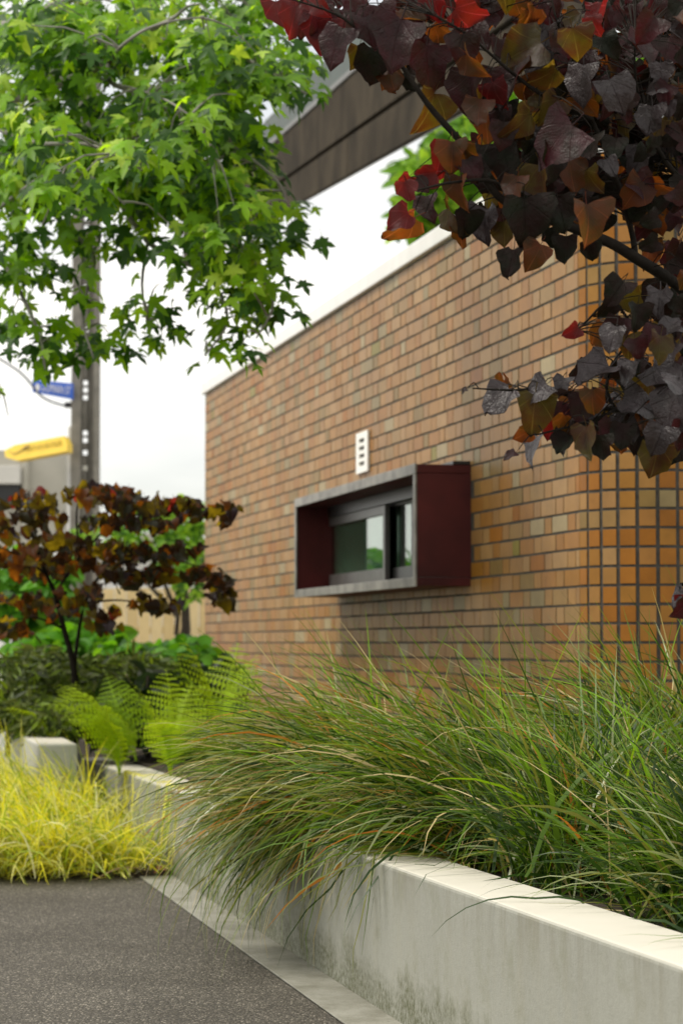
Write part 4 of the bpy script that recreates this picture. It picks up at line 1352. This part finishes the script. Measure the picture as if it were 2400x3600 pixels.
def tree_at(label, px, Y, clusters, size, trunk_r, ns, zt):
    q = P(px, 2200, Y)
    e = empty('background_tree', (q.x, q.y, -0.05))
    tag(e, label, 'tree')
    b = Vector(e.location)
    MB().tube([b, b + Vector((0.1, 0, zt * 0.5)), b + Vector((0.0, 0, zt))], [trunk_r, trunk_r * 0.7, trunk_r * 0.2], 8).build('trunk', M_STEM, e, smooth=True)
    for (cx, cy, rx, ry, n, Yc, dY) in clusters:
        c = D(cx, cy, Yc)
        MB().tube([Vector((b.x, b.y, max(0.4, min(zt, c.z - 0.5) * 0.8))), c], [trunk_r * 0.4, trunk_r * 0.1], 6).build('branch', M_STEM, e)
    leaf_mass(e, clusters, OVALS, FM, [0.4, 0.4, 0.2], size, ns, rest='crown')


tree_at('light green tree between the timber fence and the end of the brick wall', 620, 25, [(430, 1190, 60, 50, 420, 25, 0.5), (420, 1280, 60, 60, 420, 24.8, 0.5), (330, 1220, 90, 60, 420, 25.2, 0.5), (440, 1350, 30, 34, 90, 24.6, 0.3), (240, 1230, 70, 40, 200, 25.5, 0.4)], (0.06, 0.11), 0.07, 60, 2.6)
tree_at('tall dark green tree showing behind the canopy roof above the brick wall', 1650, 44, [(1000, 400, 70, 70, 300, 44, 1.5), (980, 480, 60, 60, 260, 44, 1.2), (1090, 330, 110, 90, 520, 44, 2), (1230, 240, 130, 100, 600, 44, 2), (1400, 200, 160, 160, 800, 44, 2), (1150, 470, 130, 90, 520, 44, 2), (950, 400, 40, 60, 60, 43.5, 1), (940, 520, 30, 30, 40, 43.5, 0.6), (1400, 480, 160, 120, 500, 44, 2)], (0.22, 0.40), 0.3, 60, 9.5)


# ------------------------------------------------------------------ ferns
FERN_M = [leaf_mat('fern_green_%d' % i, c, t_, 0.4, 0.5, 0.0, 0.2) for i, (c, t_) in enumerate([((0.32, 0.46, 0.012), (0.62, 0.80, 0.012)), ((0.22, 0.37, 0.012), (0.48, 0.68, 0.012))])]


def frond_mesh(L, bend, wid, m, seed):
    r = random.Random(seed)
    vs, fs = [], []
    path = []
    p, ang = Vector((0, 0, 0)), R(80)
    n = 17
    for i in range(n + 1):
        path.append((p.copy(), ang))
        p = p + Vector((math.cos(ang), 0, math.sin(ang))) * (L / n)
        ang -= bend / n * (0.4 + 1.2 * i / n)
    for i in range(n):
        a, b = path[i][0], path[i + 1][0]
        k = len(vs)
        w = 0.004 * (1 - i / n) + 0.001
        vs += [(a.x, -w, a.z), (a.x, w, a.z), (b.x, w, b.z), (b.x, -w, b.z)]
        fs.append((k, k + 1, k + 2, k + 3))
    for i in range(3, n + 1):
        t = i / n
        q, ag = path[i]
        pl = wid * math.sin(math.pi * min(1, (t - 0.1) / 0.9) ** 0.75) ** 0.9 + 0.012
        fw = Vector((math.cos(ag), 0, math.sin(ag)))
        upv = Vector((-math.sin(ag), 0, math.cos(ag)))
        for sd in (-1, 1):
            dirp = (Vector((0, sd, 0)) + fw * 0.45 + upv * r.uniform(-0.25, 0.0)).normalized()
            m_ = 7
            for k in range(m_):
                f0 = (k + 0.2) / m_
                c = q + dirp * (pl * f0) - upv * (0.25 * pl * f0 * f0)
                ln = pl * 0.19 * (1 - f0 * 0.75) + 0.003
                for s2 in (-1, 1):
                    dl = (fw * s2 + dirp * 0.5).normalized()
                    wd = dirp * (pl / m_ * 0.46)
                    b = len(vs)
                    e = c + dl * ln - upv * ln * 0.15
                    vs += [tuple(c - wd), tuple(c + wd), tuple(e)]
                    fs.append((b, b + 1, b + 2))
    return make_mesh('frond', vs, fs, m)


FROND = [frond_mesh(0.55, R(95), 0.13, FERN_M[i % 2], i) for i in range(4)] + [frond_mesh(0.60, R(45), 0.14, FERN_M[i % 2], 10 + i) for i in range(4)]
for lab, px, py, Y, zb, fr_ in (
    ('arching yellow green fern spilling towards the concrete wall block', 420, 2790, 13.2, 0.38, [(185, 1.0, 1), (165, 1.05, 0), (200, 0.9, 3), (215, 0.75, 0), (150, 0.8, 2), (120, 0.8, 1), (250, 0.7, 2)]),
    ('upright lacy fern behind the planter wall top', 600, 2760, 12.9, 0.38, [(150, 0.9, 5), (110, 0.9, 4), (200, 0.8, 4), (60, 0.8, 6), (250, 0.7, 0), (300, 0.7, 1)]),
    ('tall feathery fern leaning on the foot of the brick wall', 760, 2720, 13.4, 0.40, [(80, 1.15, 4), (140, 1.1, 6), (190, 1.0, 5), (40, 1.0, 4), (260, 0.8, 0), (220, 0.8, 2), (330, 0.9, 1)]),
    ('low shaded fern half hidden under the dark shrub', 480, 2640, 14.0, 0.42, [(160, 0.8, 1), (90, 0.8, 5), (30, 0.8, 1), (220, 0.8, 3)]),
    ('small bright fern beside the stem of the small redbud', 210, 2560, 14.2, 0.44, [(150, 0.7, 0), (30, 0.7, 1), (90, 0.7, 4), (210, 0.7, 2)])):
    e = empty('fern', (P(px, py, Y).x, Y, zb))
    tag(e, lab, 'fern', 'ferns behind the planter wall')
    for az, sc, k in fr_:
        o = obj('frond', FROND[k], e)
        o.rotation_euler = (R(rng.normal(0, 8)), R(rng.normal(0, 6)), R(az + rng.normal(0, 8)))
        o.scale = (sc * 1.22,) * 3


# ------------------------------------------------------------------ grasses
def grass_mat(name, c, tc, rough=0.42, spec=0.28, tf=0.36):
    m, t, bs, out = mat(name)
    nz = noise(t, 5.0, 3)
    t.links.new(ramp(t, nz, [(0.3, tuple(v * 0.75 for v in c)), (0.7, tuple(min(1, v * 1.2) for v in c))]), bs.inputs['Base Color'])
    bs.inputs['Roughness'].default_value = rough
    bs.inputs['Specular IOR Level'].default_value = spec
    tl = t.nodes.new('ShaderNodeBsdfTranslucent')
    tl.inputs['Color'].default_value = (*tc, 1)
    mx = t.nodes.new('ShaderNodeMixShader')
    mx.inputs[0].default_value = tf
    t.links.new(bs.outputs[0], mx.inputs[1])
    t.links.new(tl.outputs[0], mx.inputs[2])
    t.links.new(mx.outputs[0], out.inputs['Surface'])
    return m


SEDGE = [grass_mat('sedge_green', (0.075, 0.150, 0.008), (0.20, 0.34, 0.010)), grass_mat('sedge_dark', (0.020, 0.050, 0.007), (0.05, 0.11, 0.008)), grass_mat('sedge_olive', (0.19, 0.20, 0.030), (0.30, 0.31, 0.03)),
         grass_mat('sedge_straw', (0.62, 0.50, 0.23), (0.5, 0.38, 0.12), 0.35, 0.5), grass_mat('sedge_silver', (0.34, 0.38, 0.18), (0.3, 0.36, 0.12), 0.32, 0.6), grass_mat('sedge_rust', (0.48, 0.19, 0.025), (0.5, 0.17, 0.02)), grass_mat('sedge_fresh', (0.15, 0.30, 0.008), (0.38, 0.60, 0.010))]
YELLOW = [grass_mat('gold_blade', (0.78, 0.72, 0.035), (0.84, 0.79, 0.03), 0.4, 0.4, 0.4), grass_mat('lemon_blade', (0.86, 0.83, 0.24), (0.86, 0.84, 0.18), 0.4, 0.4, 0.4), grass_mat('lime_blade', (0.34, 0.44, 0.025), (0.46, 0.58, 0.025), 0.4, 0.4, 0.4), grass_mat('cream_blade', (0.80, 0.78, 0.46), (0.7, 0.7, 0.3), 0.4, 0.4, 0.3),
          grass_mat('dark_green_blade', (0.16, 0.24, 0.02), (0.25, 0.35, 0.02), 0.4, 0.4, 0.35), grass_mat('dead_blade', (0.34, 0.24, 0.12), (0.3, 0.2, 0.1), 0.6, 0.2, 0.2)]  # a few darker green and dead blades, mixed in at random
GV, GVN, GG0 = np.array(V), np.array(VN), np.array(G0)
NU, NN, NC = np.array(U), np.array(N), np.array(C0)


def blades(name, root, az, el, L, wid, droop, midx, mats, parent, nseg=8, sway=0.25, clampw=True, zmin=0.012):
    """grass blades as ribbons: each starts at root, leaves at (az, el) and bends over by droop"""
    n = len(root)
    t = np.linspace(0, 1, nseg + 1)
    az = az[:, None] + rng.normal(0, sway, n)[:, None] * t[None, :] ** 1.5
    e = el[:, None] - droop[:, None] * t[None, :] ** 1.25
    d = np.stack([np.cos(e) * np.sin(az), np.cos(e) * np.cos(az), np.sin(e)], -1)
    step = (L / nseg)[:, None, None] * d
    pts = np.concatenate([np.zeros((n, 1, 3)), np.cumsum(step[:, :-1], 1)], 1) + root[:, None, :]
    side = np.stack([np.cos(az), -np.sin(az), np.zeros_like(az)], -1)
    upn = np.cross(side, d)
    rl = rng.normal(0, 0.7, n)[:, None, None]
    side = side * np.cos(rl) + upn * np.sin(rl)
    w = wid[:, None] * np.clip(np.minimum(0.55 + 2.5 * t, 1.0) * (1 - t ** 2.6) + 0.03, 0, 1)[None, :]
    if clampw:                              # blades lie on the planter wall, the ground and the brick face, never inside
        rel = pts - GG0
        o = rel @ GVN
        s = rel @ GV
        tz = tb.z + (ta.z - tb.z) * (s - TB) / (TA - TB)
        ins = (o < 0.012) & (o > -PT - 0.01) & (s < TA)
        pts[..., 2] = np.where(ins & (pts[..., 2] < tz + 0.006), tz + 0.006 + rng.uniform(0, 0.012, pts[..., 2].shape), pts[..., 2])
        low = (o <= -PT - 0.01) & (pts[..., 2] < 0.405)
        pts[..., 2] = np.where(low, 0.405, pts[..., 2])
        ow = (pts - NC) @ NN
        pen = np.clip(BD + 0.012 - ow, 0, None)
        pts = pts + pen[..., None] * NN
    pts[..., 2] = np.maximum(pts[..., 2], zmin)
    off = np.array(parent.location)
    a = pts - side * w[..., None] * 0.5 - off
    b = pts + side * w[..., None] * 0.5 - off
    vv = np.stack([a, b], 2).reshape(-1, 3)
    base = (np.arange(n) * (nseg + 1) * 2)[:, None]
    k = np.arange(nseg)[None, :] * 2
    f = np.stack([base + k, base + k + 1, base + k + 3, base + k + 2], -1).reshape(-1, 4)
    me = bpy.data.meshes.new(name)
    me.vertices.add(len(vv))
    me.vertices.foreach_set('co', vv.astype(np.float32).ravel())
    me.loops.add(f.size)
    me.loops.foreach_set('vertex_index', f.astype(np.int32).ravel())
    me.polygons.add(len(f))
    me.polygons.foreach_set('loop_start', np.arange(0, f.size, 4, dtype=np.int32))
    for m in mats:
        me.materials.append(m)
    me.polygons.foreach_set('material_index', np.repeat(midx, nseg).astype(np.int32))
    me.polygons.foreach_set('use_smooth', np.ones(len(f), dtype=bool))
    me.update(calc_edges=True)
    me.validate()
    return tag(obj(name, me, parent), kind='stuff')


LEFT = math.atan2(VN.x, VN.y)               # azimuth pointing out over the wall
# tussocks: distance, metres behind the wall face, blades, main azimuth, spread, length, rise, droop, colour weights, label
SWEEP = LEFT + 0.15
TUS = [
    (9.35, 0.34, 1000, SWEEP, 0.42, 0.66, 34, 96, [.24, .26, .25, .08, .11, .04, .02], 'windswept olive grass tussock spilling furthest over the wall onto the path edge'),
    (8.55, 0.36, 2100, SWEEP + 0.05, 0.45, 0.86, 42, 95, [.24, .22, .22, .10, .16, .03, .02], 'big drooping grass tussock combed sideways over the middle of the planter wall'),
    (7.75, 0.48, 1326, SWEEP + 0.1, 0.72, 0.78, 51, 92, [.28, .28, .20, .08, .11, .03, .02], 'grass tussock hanging straw tips over the wall top in front of the window'),
    (8.95, 0.98, 1000, SWEEP - 0.1, 0.60, 0.62, 46, 85, [.30, .24, .22, .06, .13, .03, .02], 'arching grass tussock at the back, just below the box window'),
    (7.75, 1.05, 1482, SWEEP + 0.1, 1.04, 0.84, 59, 82, [.34, .32, .14, .04, .11, .02, .03], 'tall arching grass tussock in the middle of the planter before the brick'),
    (6.95, 0.55, 1170, SWEEP + 0.5, 1.90, 0.70, 64, 85, [.34, .40, .10, .05, .06, .02, .03], 'green grass tussock with upright fresh blades behind the bare wall top'),
    (6.75, 1.15, 1560, SWEEP + 0.9, 1.90, 0.80, 64, 80, [.30, .46, .08, .03, .10, .01, .02], 'dense dark green grass tussock under the rounded brick corner'),
    (6.1, 0.62, 1170, SWEEP + 0.8, 1.90, 0.66, 58, 90, [.28, .50, .08, .05, .06, .01, .02], 'dark tangled grass tussock with pale dead blades near the wall edge'),
    (5.85, 1.2, 1326, SWEEP + 2.6, 1.90, 0.80, 61, 82, [.28, .48, .08, .03, .10, .01, .02], 'dark grass tussock at the side edge below the purple leaves'),
    (5.35, 0.66, 1014, SWEEP + 2.4, 1.90, 0.66, 56, 90, [.28, .50, .08, .05, .06, .01, .02], 'lowest dark grass tussock in the corner against the wall top'),
]
for (Y, q, n, az0, spr, Lm, el0, dr, wts, lab) in TUS:
    n = int(n * (1.35 if Y < 7.3 else 1.1))
    # position along the planter whose forward distance is Y
    s = (Y - (G0.y - VN.y * q)) / V.y
    c = G(s, -q, 0.40)
    e = empty('sedge_tussock', c)
    tag(e, lab, 'grass tussock', 'grass tussocks in the planter')
    root = np.array(c)[None, :] + np.stack([rng.normal(0, 0.11, n), rng.normal(0, 0.15, n), np.zeros(n)], -1)
    az = az0 + rng.normal(0, spr * 1.15, n)
    el = np.radians(np.clip(rng.normal(el0 + 5, 19, n), 8, 88))
    L = Lm * rng.uniform(0.55, 1.15, n)
    dro = np.radians(np.clip(rng.normal(dr, 22, n), 20, 150))
    outward = (np.cos(az - LEFT) > 0.1) & (Y < 7.3)          # near the bare stretch of wall top blades stay short of the edge
    L = np.where(outward, L * 0.78, L)
    dro = np.where(outward, dro * 0.75, dro)
    mi_ = rng.choice(7, n, p=np.array(wts) / sum(wts))
    blades('blades', root, az, el, L, rng.gamma(5.0, 0.0012, n) + 0.0022, dro, mi_, SEDGE, e)
    k = int(n * (0.020 if Y > 8.2 else 0.034))                        # longer, straighter blades that stand clear of the mass
    root = np.array(c)[None, :] + np.stack([rng.normal(0, 0.10, k), rng.normal(0, 0.10, k), np.zeros(k)], -1)
    blades('upright_blades', root, az0 + rng.normal(0, 0.9, k), np.radians(rng.uniform(52, 80, k)), rng.uniform(0.60, 1.0, k), rng.uniform(0.004, 0.010, k), np.radians(rng.uniform(8, 75, k)), rng.choice([0, 6, 2, 3, 1], k, p=[.32, .38, .14, .06, .10]), SEDGE, e)

SY = S_KERB_END
YEL = [(SY + 0.30, 0.30, 420, 0.34, 'sparse yellow grass tuft beside the end of the concrete strip'), (SY + 0.25, 0.62, 620, 0.40, 'front yellow grass clump leaning over the asphalt edge'), (SY + 0.45, 0.95, 620, 0.42, 'outer yellow grass clump drooping onto the asphalt at the frame edge'),
       (SY + 0.95, 0.40, 700, 0.44, 'yellow grass clump growing against the long planter wall'), (SY + 1.0, 0.80, 700, 0.44, 'full yellow grass clump in the middle of the strip'), (SY + 1.7, 0.30, 640, 0.42, 'yellow grass clump before the square wall end'), (SY + 1.75, 0.75, 640, 0.42, 'pale gold grass clump beside the staggered wall block'),
       (SY + 2.7, 0.62, 640, 0.52, 'furthest yellow grass clump in front of the wall block'), (SY + 2.5, 1.0, 600, 0.54, 'far gold grass clump at the frame edge'), (SY + 3.6, 0.8, 600, 0.60, 'hindmost gold grass clump rising past the wall block')]
for (s, q, n, Lm, lab) in YEL:
    c = G(s, q, 0.03)
    n, Lm = int(n * 1.7), Lm * (1.28 if s > SY + 0.6 else 1.2)
    e = empty('yellow_grass', c)
    tag(e, lab, 'yellow grass', 'yellow grass clumps along the path')
    root = np.array(c)[None, :] + np.stack([rng.normal(0, 0.13, n), rng.normal(0, 0.15, n), np.zeros(n)], -1)
    az = LEFT + rng.normal(-1.0 if s < SY + 0.6 else -0.45, 0.85, n)
    blades('blades', root, az, np.radians(np.clip(rng.normal(50 if s < SY + 0.6 else 58, 19, n), 8, 88)), Lm * rng.uniform(0.5, 1.25, n), rng.uniform(0.005, 0.010, n), np.radians(np.clip(rng.normal(88, 32, n), 5, 150)), rng.choice(6, n, p=[.36, .24, .24, .10, .04, .02]), YELLOW, e, nseg=7, zmin=0.02)

# ------------------------------------------------------------------ fallen leaves at the edge of the strip
M_DRY = leaf_mat('dry_leaf', (0.22, 0.09, 0.035), (0.2, 0.08, 0.03), 0.1, 0.7, 0.2)
for i, (px, py, L, lab) in enumerate(((318, 3048, 0.07, 'curled brown fallen leaf under the front yellow grass'), (270, 3032, 0.05, 'small dark fallen leaf tucked into the yellow grass'), (455, 3050, 0.06, 'brown fallen leaf on bare soil beside the kerb end'), (575, 3055, 0.05, 'brown fallen leaf at the foot of the planter wall'))):
    q = on_z(px, py, 0.035)
    v, f, u = HEARTS[i + 2]
    o = obj('fallen_leaf', make_mesh('fallen_leaf', v, f, M_DRY, smooth=True, uvs=u))
    o.matrix_basis = frame(q, Vector((rng.normal(0, 1), rng.normal(0, 1), 0.1)), Vector((0, -0.3, 1)), L)
    tag(o, lab, 'leaf', 'fallen leaves')
